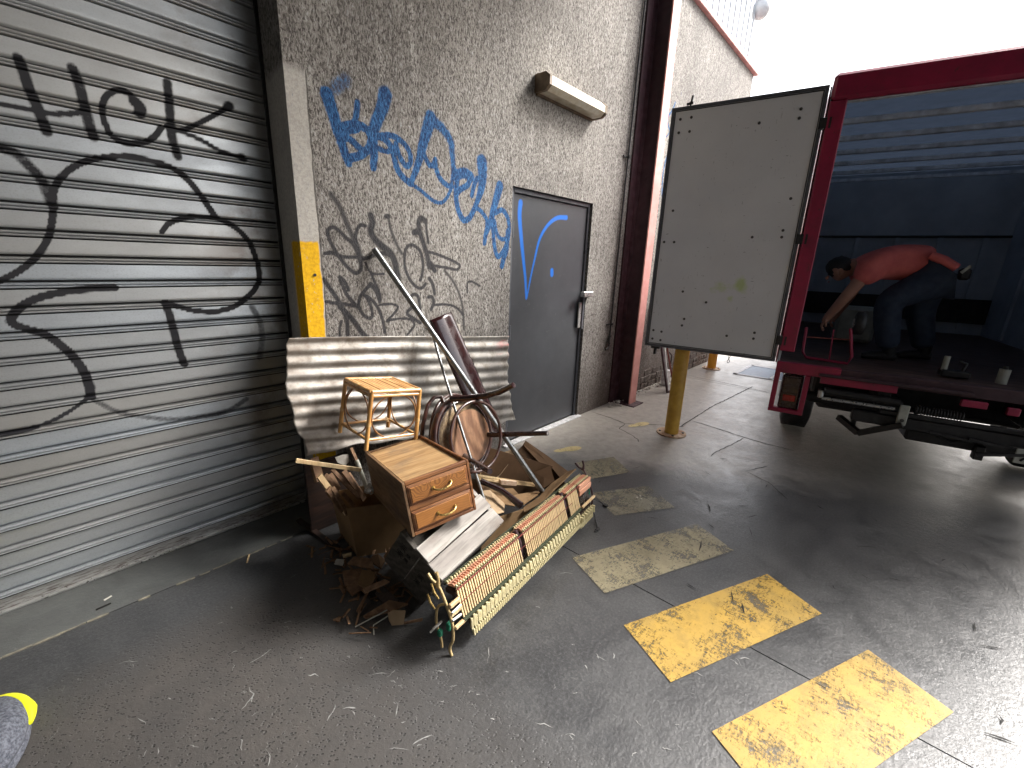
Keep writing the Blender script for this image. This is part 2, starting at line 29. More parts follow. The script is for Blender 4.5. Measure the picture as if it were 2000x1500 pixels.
# ---------------- helpers ----------------
def lnk(a,b): return a.id_data.links.new(a,b)
class NT:
    def __init__(s,name):
        m=bpy.data.materials.new(name); m.use_nodes=True; s.m=m; s.t=m.node_tree; s.b=s.t.nodes['Principled BSDF']; s.o=s.t.nodes['Material Output']
        g=s.t.nodes.new('ShaderNodeNewGeometry'); s.pos=g.outputs['Position']; s.tc=s.t.nodes.new('ShaderNodeTexCoord'); s.obj=s.tc.outputs['Object']
    def n(s,k,**kw):
        x=s.t.nodes.new(k)
        for a,b in kw.items(): setattr(x,a,b)
        return x
    def map(s,src,scale=(1,1,1),rot=(0,0,0),loc=(0,0,0)):
        m=s.n('ShaderNodeMapping'); lnk(src,m.inputs['Vector']); m.inputs['Scale'].default_value=scale; m.inputs['Rotation'].default_value=rot; m.inputs['Location'].default_value=loc; return m.outputs[0]
    def noise(s,src,scale=5,detail=4,rough=.55,dist=0):
        x=s.n('ShaderNodeTexNoise'); lnk(src,x.inputs['Vector']); x.inputs['Scale'].default_value=scale; x.inputs['Detail'].default_value=detail; x.inputs['Roughness'].default_value=rough; x.inputs['Distortion'].default_value=dist; return x.outputs['Fac']
    def vor(s,src,scale=5,feat='F1',out='Distance'):
        x=s.n('ShaderNodeTexVoronoi',feature=feat); lnk(src,x.inputs['Vector']); x.inputs['Scale'].default_value=scale; return x.outputs[out]
    def wave(s,src,scale=5,dist=5,detail=3,dscale=1,direction='X',typ='BANDS'):
        x=s.n('ShaderNodeTexWave',wave_type=typ,bands_direction=direction); lnk(src,x.inputs['Vector']); x.inputs['Scale'].default_value=scale; x.inputs['Distortion'].default_value=dist; x.inputs['Detail'].default_value=detail; x.inputs['Detail Scale'].default_value=dscale; return x.outputs['Fac']
    def ramp(s,f,stops):
        r=s.n('ShaderNodeValToRGB'); lnk(f,r.inputs[0]); e=r.color_ramp.elements
        while len(e)<len(stops): e.new(.5)
        for i,(p,c) in enumerate(stops):
            e[i].position=p; e[i].color=(c if len(c)==4 else (*c,1)) if not isinstance(c,(int,float)) else (c,c,c,1)
        return r.outputs[0]
    def rng(s,f,a,b,c=0,d=1,smooth=False):
        r=s.n('ShaderNodeMapRange'); lnk(f,r.inputs[0]); r.inputs[1].default_value=a; r.inputs[2].default_value=b; r.inputs[3].default_value=c; r.inputs[4].default_value=d
        if smooth: r.interpolation_type='SMOOTHSTEP'
        return r.outputs[0]
    def math(s,op,a,b=None,c=None):
        r=s.n('ShaderNodeMath',operation=op)
        for i,v in enumerate((a,b,c)):
            if v is None: continue
            if isinstance(v,(int,float)): r.inputs[i].default_value=v
            else: lnk(v,r.inputs[i])
        return r.outputs[0]
    def mix(s,f,a,b,mode='MIX'):
        r=s.n('ShaderNodeMix',data_type='RGBA',blend_type=mode)
        if isinstance(f,(int,float)): r.inputs[0].default_value=f
        else: lnk(f,r.inputs[0])
        for i,v in ((6,a),(7,b)):
            if isinstance(v,(tuple,list)): r.inputs[i].default_value=(*v[:3],1)
            else: lnk(v,r.inputs[i])
        return r.outputs[2]
    def sep(s,v):
        r=s.n('ShaderNodeSeparateXYZ'); lnk(v,r.inputs[0]); return r.outputs
    def attr(s,name):
        r=s.n('ShaderNodeAttribute'); r.attribute_name=name; return r.outputs['Fac']
    def fin(s,col=None,rough=.6,metal=0,bump=None,bs=.3,bd=.01,spec=.5,alpha=None,coat=0,normal=None):
        b=s.b
        if col is not None:
            if isinstance(col,(tuple,list)): b.inputs['Base Color'].default_value=(*col[:3],1)
            else: lnk(col,b.inputs['Base Color'])
        for nm,v in (('Roughness',rough),('Metallic',metal),('Alpha',alpha)):
            if v is None: continue
            if isinstance(v,(int,float)): b.inputs[nm].default_value=v
            else: lnk(v,b.inputs[nm])
        b.inputs['Specular IOR Level'].default_value=spec; b.inputs['Coat Weight'].default_value=coat
        if bump is not None:
            u=s.n('ShaderNodeBump'); u.inputs['Strength'].default_value=bs; u.inputs['Distance'].default_value=bd; lnk(bump,u.inputs['Height']); lnk(u.outputs[0],b.inputs['Normal'])
        return s.m
def simple(name,c,c2=None,scale=20,rough=.6,metal=0,bs=.2,spec=.5,coat=0,stretch=(1,1,1),rv=.15):
    k=NT(name); v=k.map(k.obj,stretch); f=k.noise(v,scale,5,.6)
    c2=c2 or tuple(x*.6 for x in c)
    col=k.mix(k.rng(f,.35,.65),c,c2); r=k.rng(k.noise(v,scale*2.3,3),.3,.7,max(0,rough-rv),min(1,rough+rv))
    return k.fin(col,r,metal,k.noise(v,scale*4,4),bs,.003,spec,coat=coat)
def wood(name,c,c2,ring=14,axis='X',rough=.5,stain=None,coat=0,scale=1):
    k=NT(name); st={'X':(.12,1,1),'Y':(1,.12,1),'Z':(1,1,.12)}[axis]
    v=k.map(k.obj,tuple(a*scale for a in st)); g=k.noise(v,60,6,.65,.4); w=k.wave(v,ring,7,4,1.6,'DIAGONAL')
    col=k.mix(k.rng(w,.1,.9),c,c2); col=k.mix(k.math('MULTIPLY',k.rng(g,.45,.7),.55),col,tuple(x*.45 for x in c2))
    if stain:
        f=k.rng(k.noise(k.map(k.obj,(1,1,1),loc=(3,1,2)),4,5,.6),.52,.66); col=k.mix(k.math('MULTIPLY',f,.7),col,stain)
    return k.fin(col,k.rng(g,.3,.7,rough-.12,rough+.15),0,g,.25,.002,.5,coat=coat)

class MB:
    def __init__(s): s.v=[];s.f=[];s.sm=[]
    def add(s,vs,fs,smooth=False):
        o=len(s.v); s.v+= [tuple(map(float,p)) for p in vs]; s.f+=[tuple(i+o for i in f) for f in fs]; s.sm+=[smooth]*len(fs)
    def box(s,c,d,R=None,bev=0):
        c=np.array(c,float);h=np.array(d,float)/2;R=np.eye(3) if R is None else np.array(R)
        b=min(bev,*(h*.8)) if bev else 0
        if not b:
            P=[c+R@(h*np.array((x,y,z))) for x in (-1,1) for y in (-1,1) for z in (-1,1)]
            s.add(P,[(0,1,3,2),(4,6,7,5),(0,4,5,1),(2,3,7,6),(0,2,6,4),(1,5,7,3)])
        else:
            P=[];idx={}
            for x in (-1,1):
                for y in (-1,1):
                    for z in (-1,1):
                        for a in range(3):
                            q=h-b; q=q.copy(); q[a]=h[a]; idx[(x,y,z,a)]=len(P); P.append(c+R@(q*np.array((x,y,z))))
            F=[]
            for a in range(3):
                o=[i for i in range(3) if i!=a]
                for sg in (-1,1):
                    l=[]
                    for u,w in ((-1,-1),(1,-1),(1,1),(-1,1)):
                        k=[0,0,0];k[a]=sg;k[o[0]]=u;k[o[1]]=w; l.append(idx[(*k,a)])
                    F.append(tuple(l))
                for u in (-1,1):
                    for w in (-1,1):
                        k1=[0,0,0];k2=[0,0,0];k1[a]=-1;k2[a]=1
                        for k in (k1,k2): k[o[0]]=u;k[o[1]]=w
                        F.append((idx[(*k1,o[0])],idx[(*k2,o[0])],idx[(*k2,o[1])],idx[(*k1,o[1])]))
            for x in (-1,1):
                for y in (-1,1):
                    for z in (-1,1): F.append((idx[(x,y,z,0)],idx[(x,y,z,1)],idx[(x,y,z,2)]))
            s.add(P,F)
        return s
    def bar(s,a,b,w,h,up=(0,0,1),bev=0):
        a=np.array(a,float);b=np.array(b,float);x=b-a;L=np.linalg.norm(x);x/=L;u=np.array(up,float)
        y=np.cross(u,x)
        if np.linalg.norm(y)<1e-4: y=np.cross((0,1,0),x)
        y/=np.linalg.norm(y);z=np.cross(x,y); s.box((a+b)/2,(L,w,h),np.stack([x,y,z],1),bev); return s
    def tube(s,pts,r,n=10,cap=True,flat=1.0,smooth=True):
        P=[np.array(p,float) for p in pts];m=len(P);rs=[r]*m if isinstance(r,(int,float)) else list(r)
        T=[]
        for i in range(m):
            t=P[min(i+1,m-1)]-P[max(i-1,0)];T.append(t/(np.linalg.norm(t)+1e-12))
        u=np.cross(T[0],(0,0,1));u=u if np.linalg.norm(u)>.05 else np.cross(T[0],(0,1,0));u/=np.linalg.norm(u)
        V=[];F=[]
        for i in range(m):
            u=u-T[i]*(u@T[i]);u/=np.linalg.norm(u)+1e-12;w=np.cross(T[i],u)
            for k in range(n):
                a=2*math.pi*k/n;V.append(P[i]+rs[i]*(math.cos(a)*u+math.sin(a)*w*flat))
        for i in range(m-1):
            for k in range(n): F.append((i*n+k,i*n+(k+1)%n,(i+1)*n+(k+1)%n,(i+1)*n+k))
        s.add(V,F,smooth)
        if cap:
            s.add([V[k] for k in range(n)][::-1],[tuple(range(n))]);s.add(V[-n:],[tuple(range(n))])
        return s
    def ring(s,c,N,R,r,n=48,m=8,a0=0,a1=2*math.pi,ry=None,ax=None):
        N=np.array(N,float);N/=np.linalg.norm(N);u=np.cross(N,(0,0,1)) if ax is None else np.array(ax,float)
        u=u-N*(u@N);u/=np.linalg.norm(u);w=np.cross(N,u);full=abs(a1-a0-2*math.pi)<1e-6;ry=ry or R
        V=[];cnt=n if full else n+1
        for i in range(cnt):
            a=a0+(a1-a0)*i/n;d=math.cos(a)*u*R+math.sin(a)*w*ry;dn=d/np.linalg.norm(d)
            for k in range(m):
                b=2*math.pi*k/m
                rr=r if isinstance(r,(int,float)) else r[0]; rz=r if isinstance(r,(int,float)) else r[1]
                V.append(np.array(c)+d+dn*rr*math.cos(b)+N*rz*math.sin(b))
        F=[]
        for i in range(n if full else n):
            j=(i+1)%cnt
            for k in range(m): F.append((i*m+k,i*m+(k+1)%m,j*m+(k+1)%m,j*m+k))
        s.add(V,F,True);return s
    def disc(s,c,N,R,t,n=40,ax=None):
        N=np.array(N,float);N/=np.linalg.norm(N);u=np.cross(N,(0,0,1)) if abs(N[2])<.95 else np.array((1.,0,0));u-=N*(u@N);u/=np.linalg.norm(u);w=np.cross(N,u)
        A=[np.array(c)+R*(math.cos(2*math.pi*i/n)*u+math.sin(2*math.pi*i/n)*w) for i in range(n)]
        B=[p+N*t for p in A]
        s.add(A+B,[tuple(range(n))[::-1],tuple(range(n,2*n))]+[(i,(i+1)%n,(i+1)%n+n,i+n) for i in range(n)]);return s
    def prism(s,pts,N,t):
        N=np.array(N,float);A=[np.array(p,float) for p in pts];B=[p+N*t for p in A];n=len(A)
        s.add(A+B,[tuple(range(n))[::-1],tuple(range(n,2*n))]+[(i,(i+1)%n,(i+1)%n+n,i+n) for i in range(n)]);return s
    def grid(s,P,smooth=True):
        nv,nu=len(P),len(P[0]);s.add([p for r in P for p in r],[(j*nu+i,j*nu+i+1,(j+1)*nu+i+1,(j+1)*nu+i) for j in range(nv-1) for i in range(nu-1)],smooth);return s
def mkobj(name,me): o=bpy.data.objects.new(name,me);COL.objects.link(o);return o
def build(name,mb,mat,parent=None,world=True,kind=None,label=None):
    me=bpy.data.meshes.new(name);V=mb.v
    if parent is not None and world:
        Mi=parent.matrix_world.inverted();V=[tuple(Mi@Vector(p)) for p in V]
    me.from_pydata(V,[],mb.f);me.materials.append(mat)
    me.polygons.foreach_set('use_smooth',mb.sm);me.update()
    o=mkobj(name,me)
    if parent is not None: o.parent=parent
    if kind:o['kind']=kind
    if label:o['label']=label
    return o
def inst(src,M,parent,name=None,label=None):
    o=src.copy();COL.objects.link(o);o.parent=parent;o.matrix_parent_inverse=Matrix.Identity(4);o.matrix_basis=M
    if label:o['label']=label
    return o
def thing(name,label,cat,loc=(0,0,0),R=None,group=None):
    o=bpy.data.objects.new(name,None);COL.objects.link(o);o.empty_display_size=.1
    M=Matrix.Translation(loc)
    if R is not None: M=M@Matrix([list(r) for r in R]).to_4x4()
    o.matrix_world=M;bpy.context.view_layer.update()
    o['label']=label;o['category']=cat
    if group:o['group']=group
    return o
def tag(o,label,cat,group=None):
    o['label']=label;o['category']=cat
    if group:o['group']=group
    return o
def solid(name,mb,mat,label,cat,group=None):
    return tag(build(name,mb,mat),label,cat,group)
def strokes_mask(XZ,strokes,seed=0):
    """paint mask (0..1) at points from spray strokes"""
    out=np.zeros(len(XZ));
    for P,Ws,soft,al in strokes:
        P=np.array(P);Ws=np.array(Ws)
        lo=P.min(0)-Ws.max();hi=P.max(0)+Ws.max()
        sel=np.where((XZ[:,0]>lo[0])&(XZ[:,0]<hi[0])&(XZ[:,1]>lo[1])&(XZ[:,1]<hi[1]))[0]
        if not len(sel):continue
        Q=XZ[sel]
        # catmull-rom densify
        if len(P)>2:
            pp=[];ww=[]
            for i in range(len(P)-1):
                p0=P[max(i-1,0)];p1=P[i];p2=P[i+1];p3=P[min(i+2,len(P)-1)]
                for t in np.linspace(0,1,6)[:-1]:
                    pp.append(.5*((2*p1)+(-p0+p2)*t+(2*p0-5*p1+4*p2-p3)*t*t+(-p0+3*p1-3*p2+p3)*t**3));ww.append(Ws[i]*(1-t)+Ws[i+1]*t)
            pp.append(P[-1]);ww.append(Ws[-1]);P=np.array(pp);Ws=np.array(ww)
        best=np.zeros(len(sel))
        for i in range(len(P)-1):
            a,b=P[i],P[i+1];d=b-a;L=d@d+1e-12;t=np.clip(((Q-a)@d)/L,0,1);dd=np.linalg.norm(Q-(a+t[:,None]*d),axis=1)
            w=(Ws[i]*(1-t)+Ws[i+1]*t)*.5
            s0=w*(1-soft*.65);s1=w*(1+soft*.45)
            v=1-np.clip((dd-s0)/(s1-s0+1e-6),0,1);v=v*v*(3-2*v);best=np.maximum(best,v*al)
        out[sel]=1-(1-out[sel])*(1-best)
    return out
def set_attr(o,name,vals):
    a=o.data.attributes.new(name,'FLOAT','POINT');a.data.foreach_set('value',np.asarray(vals,dtype=np.float32))

# ---------------- materials ----------------
def m_shutter():
    k=NT('galvanised_shutter');z=k.sep(k.pos)
    f=k.noise(k.map(k.pos,(1.2,1,3)),3,4,.6);sp=k.noise(k.map(k.pos,(1,1,1.5)),130,3,.7)
    oi=k.n('ShaderNodeObjectInfo').outputs['Random']
    col=k.mix(k.rng(f,.3,.7),(.62,.67,.71),(.46,.50,.54));col=k.mix(k.math('MULTIPLY',k.rng(sp,.5,.72),.35),col,(.22,.23,.24))
    col=k.mix(k.math('MULTIPLY',oi,.6),col,(.46,.43,.38))
    rust=k.math('MULTIPLY',k.rng(k.noise(k.map(k.pos,(3,1,20)),6,5,.7),.45,.62),k.rng(z[2],.10,.0))
    col=k.mix(rust,col,(.07,.035,.02))
    dirt=k.math('MULTIPLY',k.rng(k.noise(k.map(k.pos,(1,1,1)),3,5,.7),.5,.62),k.rng(z[0],.55,.85));col=k.mix(k.math('MULTIPLY',dirt,.5),col,(.16,.10,.07))
    gr=k.attr('groove_shade');col=k.mix(k.math('MULTIPLY',gr,.9),col,(.03,.03,.032))  # near-black tint in the slat grooves paints their shade
    a=k.attr('black');n=k.noise(k.pos,60,3,.6);a2=k.rng(k.math('ADD',a,k.math('MULTIPLY',k.math('SUBTRACT',n,.5),.5)),.15,.75)
    col=k.mix(a2,col,(.012,.012,.016))
    rough=k.math('ADD',k.rng(f,.3,.7,.34,.5),k.math('MULTIPLY',a2,.2))
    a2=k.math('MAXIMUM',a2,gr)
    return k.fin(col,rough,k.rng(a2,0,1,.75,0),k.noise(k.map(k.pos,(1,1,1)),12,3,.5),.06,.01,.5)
def m_stucco():
    k=NT('roughcast_wall');p=k.sep(k.pos)
    # smooth rendered strip at the corner
    edge=k.math('ADD',p[0],k.math('MULTIPLY',k.noise(k.pos,6,3),.03))
    zt=k.math('ADD',p[2],k.math('MULTIPLY',k.noise(k.pos,5,3),.1))
    sm=k.math('MULTIPLY',k.rng(edge,1.105,1.112,1,0),k.rng(zt,2.40,2.44,1,0))
    v=k.map(k.pos,(1,1,.45));n1=k.noise(v,105,4,.72,.6);n2=k.noise(v,190,3,.7);h=k.math('ADD',k.math('MULTIPLY',n1,.75),k.math('MULTIPLY',n2,.25))
    big=k.noise(k.pos,1.3,5,.6);streak=k.noise(k.map(k.pos,(5,1,.6)),2.2,5,.6)
    base=k.mix(k.rng(big,.35,.65),(.32,.30,.272),(.22,.205,.188))
    col=k.mix(k.rng(h,.42,.53),(.06,.053,.048),base);col=k.mix(k.rng(h,.56,.68),col,(.66,.63,.56))
    chalk=k.math('MULTIPLY',k.rng(streak,.56,.7),k.rng(n1,.45,.6));col=k.mix(k.math('MULTIPLY',chalk,.5),col,(.6,.58,.53))
    pt=k.rng(k.noise(k.pos,2.3,7,.75),.5,.68);col=k.mix(k.math('MULTIPLY',pt,.4),col,(.12,.11,.10));rs=k.rng(k.noise(k.map(k.pos,(9,1,.25)),2.0,5,.7),.58,.68);col=k.mix(k.math('MULTIPLY',rs,.35),col,(.10,.085,.075))
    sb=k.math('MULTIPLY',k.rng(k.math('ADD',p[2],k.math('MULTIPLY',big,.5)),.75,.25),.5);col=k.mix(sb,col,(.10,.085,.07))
    # damp brown dirt low near the column
    dm=k.math('MULTIPLY',k.rng(k.math('ADD',p[2],k.math('MULTIPLY',streak,1.2)),1.9,.3),k.rng(p[0],3.3,4.3));col=k.mix(k.math('MULTIPLY',dm,.55),col,(.07,.035,.025))
    cg=k.mix(k.rng(k.noise(k.pos,70,4,.7),.4,.6),(.46,.44,.40),(.36,.34,.31));cg=k.mix(k.math('MULTIPLY',k.rng(k.noise(k.pos,9,5,.7),.5,.7),.4),cg,(.25,.24,.22))
    col=k.mix(sm,col,cg)
    a=k.attr('blue');a2=k.rng(k.math('ADD',a,k.math('MULTIPLY',k.math('SUBTRACT',h,.5),1.3)),.10,.50);col=k.mix(k.math('MULTIPLY',a2,.93),col,k.mix(k.rng(h,.45,.65),(.003,.03,.11),(.015,.17,.42)))
    b=k.attr('black');b2=k.rng(k.math('ADD',b,k.math('MULTIPLY',k.math('SUBTRACT',h,.5),1.3)),.08,.55);col=k.mix(k.math('MULTIPLY',b2,.9),col,(.02,.02,.024))
    # yellow warning paint on the corner
    yz=k.math('ADD',p[2],k.math('MULTIPLY',k.noise(k.pos,30,3),.02))
    ym=k.math('MULTIPLY',k.math('MULTIPLY',k.rng(edge,1.097,1.103,1,0),k.rng(yz,1.61,1.62,1,0)),k.rng(p[1],2.44,2.47,1,0))
    wear=k.rng(k.noise(k.map(k.pos,(1,1,.6)),9,6,.75),.60,.64,1,.15);chip=k.rng(k.noise(k.pos,55,3,.6),.66,.69,1,0)
    ym=k.math('MULTIPLY',k.math('MULTIPLY',ym,wear),chip)
    col=k.mix(ym,col,k.mix(k.rng(k.noise(k.pos,60,4),.4,.7),(.72,.42,.01),(.55,.29,.008)))
    bump=k.math('MULTIPLY',h,k.rng(sm,0,1,1,.12))
    return k.fin(col,.85,0,bump,.9,.012,.25)
def m_floor():
    k=NT('workshop_concrete');p=k.sep(k.pos)
    big=k.noise(k.pos,.9,6,.65);mid=k.noise(k.pos,5,6,.7,.5);fine=k.noise(k.pos,90,4,.7)
    col=k.mix(k.rng(big,.35,.65),(.042,.043,.045),(.027,.028,.030));col=k.mix(k.rng(mid,.4,.75),col,(.066,.067,.068))
    col=k.mix(k.math('MULTIPLY',k.rng(fine,.5,.75),.6),col,(.11,.11,.11));col=k.mix(k.math('MULTIPLY',k.rng(fine,.5,.3),.6),col,(.022,.022,.022))
    # worn exposed aggregate, brownish, near the shutter side
    w=k.math('MULTIPLY',k.rng(k.math('ADD',p[0],k.math('MULTIPLY',big,.5)),1.25,.75),k.rng(k.math('ADD',p[1],k.math('MULTIPLY',mid,.25)),2.2,1.95))
    col=k.mix(w,col,k.mix(k.rng(mid,.35,.7),(.068,.062,.057),(.047,.044,.042)))
    vv=k.map(k.pos,(1,1,1),rot=(0,0,.6));vd=k.vor(k.map(vv,(1,1.6,1)),62);pit=k.math('MULTIPLY',k.rng(vd,.22,.34,1,0),k.rng(k.noise(k.pos,24,3),.42,.50));pit=k.math('MULTIPLY',pit,w);col=k.mix(k.math('MULTIPLY',pit,.85),col,(.02,.019,.018))
    # apron in front of the shutter
    ap=k.math('MULTIPLY',k.rng(p[1],2.322,2.33),k.rng(p[0],1.1,1.0));col=k.mix(ap,col,k.mix(k.rng(mid,.3,.7),(.10,.105,.10),(.07,.073,.07)))
    # pale dusty concrete by the door and outdoors; shade on the lorry side painted in
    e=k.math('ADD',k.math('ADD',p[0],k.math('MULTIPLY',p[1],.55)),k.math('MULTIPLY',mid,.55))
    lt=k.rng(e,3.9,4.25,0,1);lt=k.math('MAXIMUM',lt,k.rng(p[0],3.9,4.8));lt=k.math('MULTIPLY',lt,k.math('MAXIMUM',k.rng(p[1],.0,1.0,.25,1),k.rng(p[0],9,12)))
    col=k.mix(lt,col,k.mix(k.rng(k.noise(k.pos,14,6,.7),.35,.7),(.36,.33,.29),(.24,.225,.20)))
    st=k.noise(k.map(k.pos,(1,5,1),rot=(0,0,.5)),9,5,.75);sk=k.rng(st,.62,.70);col=k.mix(k.math('MULTIPLY',sk,.45),col,(.02,.02,.02))
    st2=k.noise(k.map(k.pos,(5,1,1),rot=(0,0,.2)),11,5,.75);col=k.mix(k.math('MULTIPLY',k.rng(st2,.64,.70),.35),col,(.22,.22,.21))
    rough=k.math('ADD',k.rng(mid,.3,.7,.30,.50),k.math('MULTIPLY',w,.2))
    h=k.math('ADD',k.math('ADD',k.math('MULTIPLY',fine,.3),k.math('MULTIPLY',k.noise(k.pos,28,5,.7),.8)),k.math('MULTIPLY',pit,-1.2))
    return k.fin(col,rough,0,h,.55,.006,.6)
def m_floorpaint(name,c,c2,thr,op=.96):
    k=NT(name);n=k.noise(k.pos,6,8,.78,.4);n2=k.noise(k.map(k.pos,(1,5,1),rot=(0,0,.9)),18,7,.8);n3=k.noise(k.map(k.pos,(6,1,1),rot=(0,0,.3)),14,6,.8);f=k.noise(k.pos,110,4,.75)
    h=k.math('ADD',k.math('ADD',k.math('MULTIPLY',n,.42),k.math('MULTIPLY',n2,.22)),k.math('ADD',k.math('MULTIPLY',f,.18),k.math('MULTIPLY',n3,.18)))
    col=k.mix(k.rng(k.noise(k.pos,4,5,.7),.35,.7),c,c2);dirt=k.rng(k.noise(k.pos,13,7,.8),.48,.7);col=k.mix(k.math('MULTIPLY',dirt,.5),col,tuple(x*.35 for x in c2))
    al=k.math('MULTIPLY',k.rng(h,thr,thr-.07,.06,1),op)
    return k.fin(col,.5,0,f,.35,.004,.5,alpha=al)
def m_sheet():
    k=NT('weathered_corrugated_iron');p=k.obj
    a=k.noise(k.map(p,(1,1,2.5)),4,6,.7);b=k.noise(k.map(p,(1,1,1)),11,5,.7);d=k.noise(p,70,4,.7)
    col=k.mix(k.rng(a,.35,.65),(.38,.365,.33),(.21,.20,.185));col=k.mix(k.math('MULTIPLY',k.rng(b,.5,.66),.7),col,(.15,.12,.09))
    col=k.mix(k.math('MULTIPLY',k.rng(d,.55,.7),.45),col,(.12,.09,.06));col=k.mix(k.math('MULTIPLY',k.rng(k.noise(k.map(p,loc=(5,5,5)),3,5,.7),.6,.7),.6),col,(.17,.09,.045))
    x=k.sep(k.pos);rd=k.math('MULTIPLY',k.rng(x[0],2.38,2.5),k.rng(k.noise(k.map(k.pos,(1,1,4)),5,3),.5,.6));rd=k.math('MULTIPLY',rd,k.rng(x[2],.8,.88));col=k.mix(k.math('MULTIPLY',rd,.6),col,(.5,.12,.12))
    gx=k.sep(k.pos);lf=k.rng(k.math('ADD',gx[0],k.math('MULTIPLY',a,.8)),2.1,1.2);col=k.mix(k.math('MULTIPLY',k.math('MULTIPLY',lf,k.rng(k.noise(k.map(p,(1,1,1.6),loc=(2,2,2)),6,6,.75),.30,.58)),.75),col,(.13,.10,.075))
    return k.fin(col,k.rng(b,.3,.7,.42,.7),.35,d,.25,.002)
def m_doorpanel():
    k=NT('scuffed_white_panel');p=k.obj
    a=k.noise(p,2,5,.6);col=k.mix(k.rng(a,.3,.7),(.74,.74,.75),(.66,.66,.67))
    s=k.noise(k.map(p,(8,8,1.5)),8,4,.75);sc=k.rng(s,.66,.69);sp=k.rng(k.noise(k.map(p,(1,1,3)),22,4,.7),.68,.70)
    col=k.mix(k.math('MULTIPLY',k.math('MAXIMUM',sp,k.math('MULTIPLY',sc,.6)),.75),col,(.10,.085,.07))
    low=k.rng(k.sep(p)[2],.45,.0);g=k.rng(k.noise(k.map(p,(1,1,6)),9,5,.75),.52,.64);col=k.mix(k.math('MULTIPLY',k.math('MULTIPLY',g,low),.5),col,(.22,.15,.11))
    gv=k.attr('green');gn=k.noise(p,14,5,.7);gm=k.rng(k.math('ADD',gv,k.math('MULTIPLY',k.math('SUBTRACT',gn,.5),1.6)),.3,.9);col=k.mix(k.math('MULTIPLY',gm,.75),col,(.50,.62,.20))
    return k.fin(col,.45,0,k.noise(p,40,3),.08,.003,.4)
def m_red():
    k=NT('red_lorry_paint');n=k.noise(k.pos,6,6,.7);c=k.rng(k.noise(k.pos,26,5,.75),.62,.66)
    col=k.mix(k.rng(n,.35,.7),(.34,.014,.055),(.20,.012,.04));col=k.mix(k.math('MULTIPLY',c,.8),col,(.09,.03,.03));return k.fin(col,.38,0,n,.1,.004,.5)
def m_card(name,c):
    k=NT(name);f=k.noise(k.obj,8,5,.6);col=k.mix(k.rng(f,.35,.7),c,tuple(x*.7 for x in c));w=k.wave(k.obj,70,.5,1,1)
    return k.fin(col,.85,0,w,.06,.002,.2)
def m_oak(name,c,c2,hi=False):
    k=NT(name);v=k.map(k.obj,(1,1,1));n=k.noise(k.map(v,(2,2,6)),2.6 if hi else 2,3,.6)
    w=k.n('ShaderNodeTexWave',wave_type='BANDS',bands_direction='Z');m=k.n('ShaderNodeVectorMath',operation='ADD');lnk(k.map(v,(.5,1,1)),m.inputs[0])
    cmb=k.n('ShaderNodeCombineXYZ');lnk(k.math('MULTIPLY',k.noise(v,7 if hi else 3,2,.5),.22 if hi else .08),cmb.inputs[2]);lnk(cmb.outputs[0],m.inputs[1])
    lnk(m.outputs[0],w.inputs['Vector']);w.inputs['Scale'].default_value=38 if hi else 30;w.inputs['Distortion'].default_value=1.2
    g=k.noise(k.map(v,(.6,3,9)),50,5,.7);col=k.mix(k.rng(w.outputs['Fac'],.1,.9,0,.8 if hi else .4),c,c2);col=k.mix(k.math('MULTIPLY',k.rng(g,.5,.75),.5),col,tuple(x*.4 for x in c2))
    col=k.mix(k.math('MULTIPLY',k.rng(k.noise(v,5,4),.5,.75),.35),col,(.08,.04,.02))
    return k.fin(col,.42,0,g,.15,.002,.5)
M={}
M['shutter']=m_shutter();M['stucco']=m_stucco();M['floor']=m_floor();M['sheet']=m_sheet();M['panel']=m_doorpanel();M['red']=m_red()
M['yfloor']=m_floorpaint('worn_yellow_floor_paint',(.50,.31,.045),(.38,.25,.055),.572)
M['yfaint']=m_floorpaint('faded_yellow_floor_paint',(.34,.30,.19),(.22,.19,.12),.57,.75)
M['ygrey']=m_floorpaint('dusty_faded_floor_paint',(.30,.28,.21),(.20,.17,.11),.56,.68)
M['foot']=m_floorpaint('yellow_footprint_paint',(.68,.56,.26),(.52,.42,.2),.6)
M['crack']=simple('dark_crack',(.012,.011,.010),scale=40,rough=.9)
M['bluebay']=m_floorpaint('blue_bay_paint',(.20,.27,.36),(.17,.22,.3),.62)
M['whitebay']=simple('white_line_paint',(.75,.75,.75),scale=30,rough=.6)
M['darkdoor']=simple('charcoal_steel_door',(.040,.042,.046),(.030,.032,.035),scale=4,rough=.42,bs=.05)
M['frame']=simple('grey_steel_frame',(.13,.135,.15),(.09,.095,.105),scale=8,rough=.4,metal=.3,bs=.05)
M['steel']=simple('brushed_steel',(.60,.60,.58),(.45,.45,.44),scale=20,rough=.35,metal=.8,bs=.05)
M['pole']=simple('dull_galvanised_pole',(.24,.25,.25),(.15,.155,.155),scale=25,rough=.38,metal=.8,bs=.1)
M['yellow']=simple('yellow_bollard_paint',(.60,.36,.05),(.45,.25,.03),scale=9,rough=.5,bs=.1)
M['orange']=simple('orange_yellow_bollard_paint',(.75,.36,.03),(.68,.30,.03),scale=9,rough=.5,bs=.1)
M['rustplate']=simple('pale_rusty_plate',(.55,.42,.28),(.28,.14,.07),scale=16,rough=.7)
M['black']=simple('black_rubber',(.02,.02,.021),scale=30,rough=.6)
M['chassis']=simple('greasy_dark_steel',(.035,.033,.032),(.018,.017,.017),scale=14,rough=.5,metal=.3)
M['pink']=simple('pale_red_oxide_steel',(.62,.30,.27),(.50,.22,.19),scale=7,rough=.6)
M['maroon']=simple('dark_maroon_steel',(.055,.022,.028),(.035,.014,.018),scale=7,rough=.6)
M['bamboo']=wood('honey_bamboo',(.62,.34,.11),(.47,.23,.065),8,'Z',.32,coat=.3)
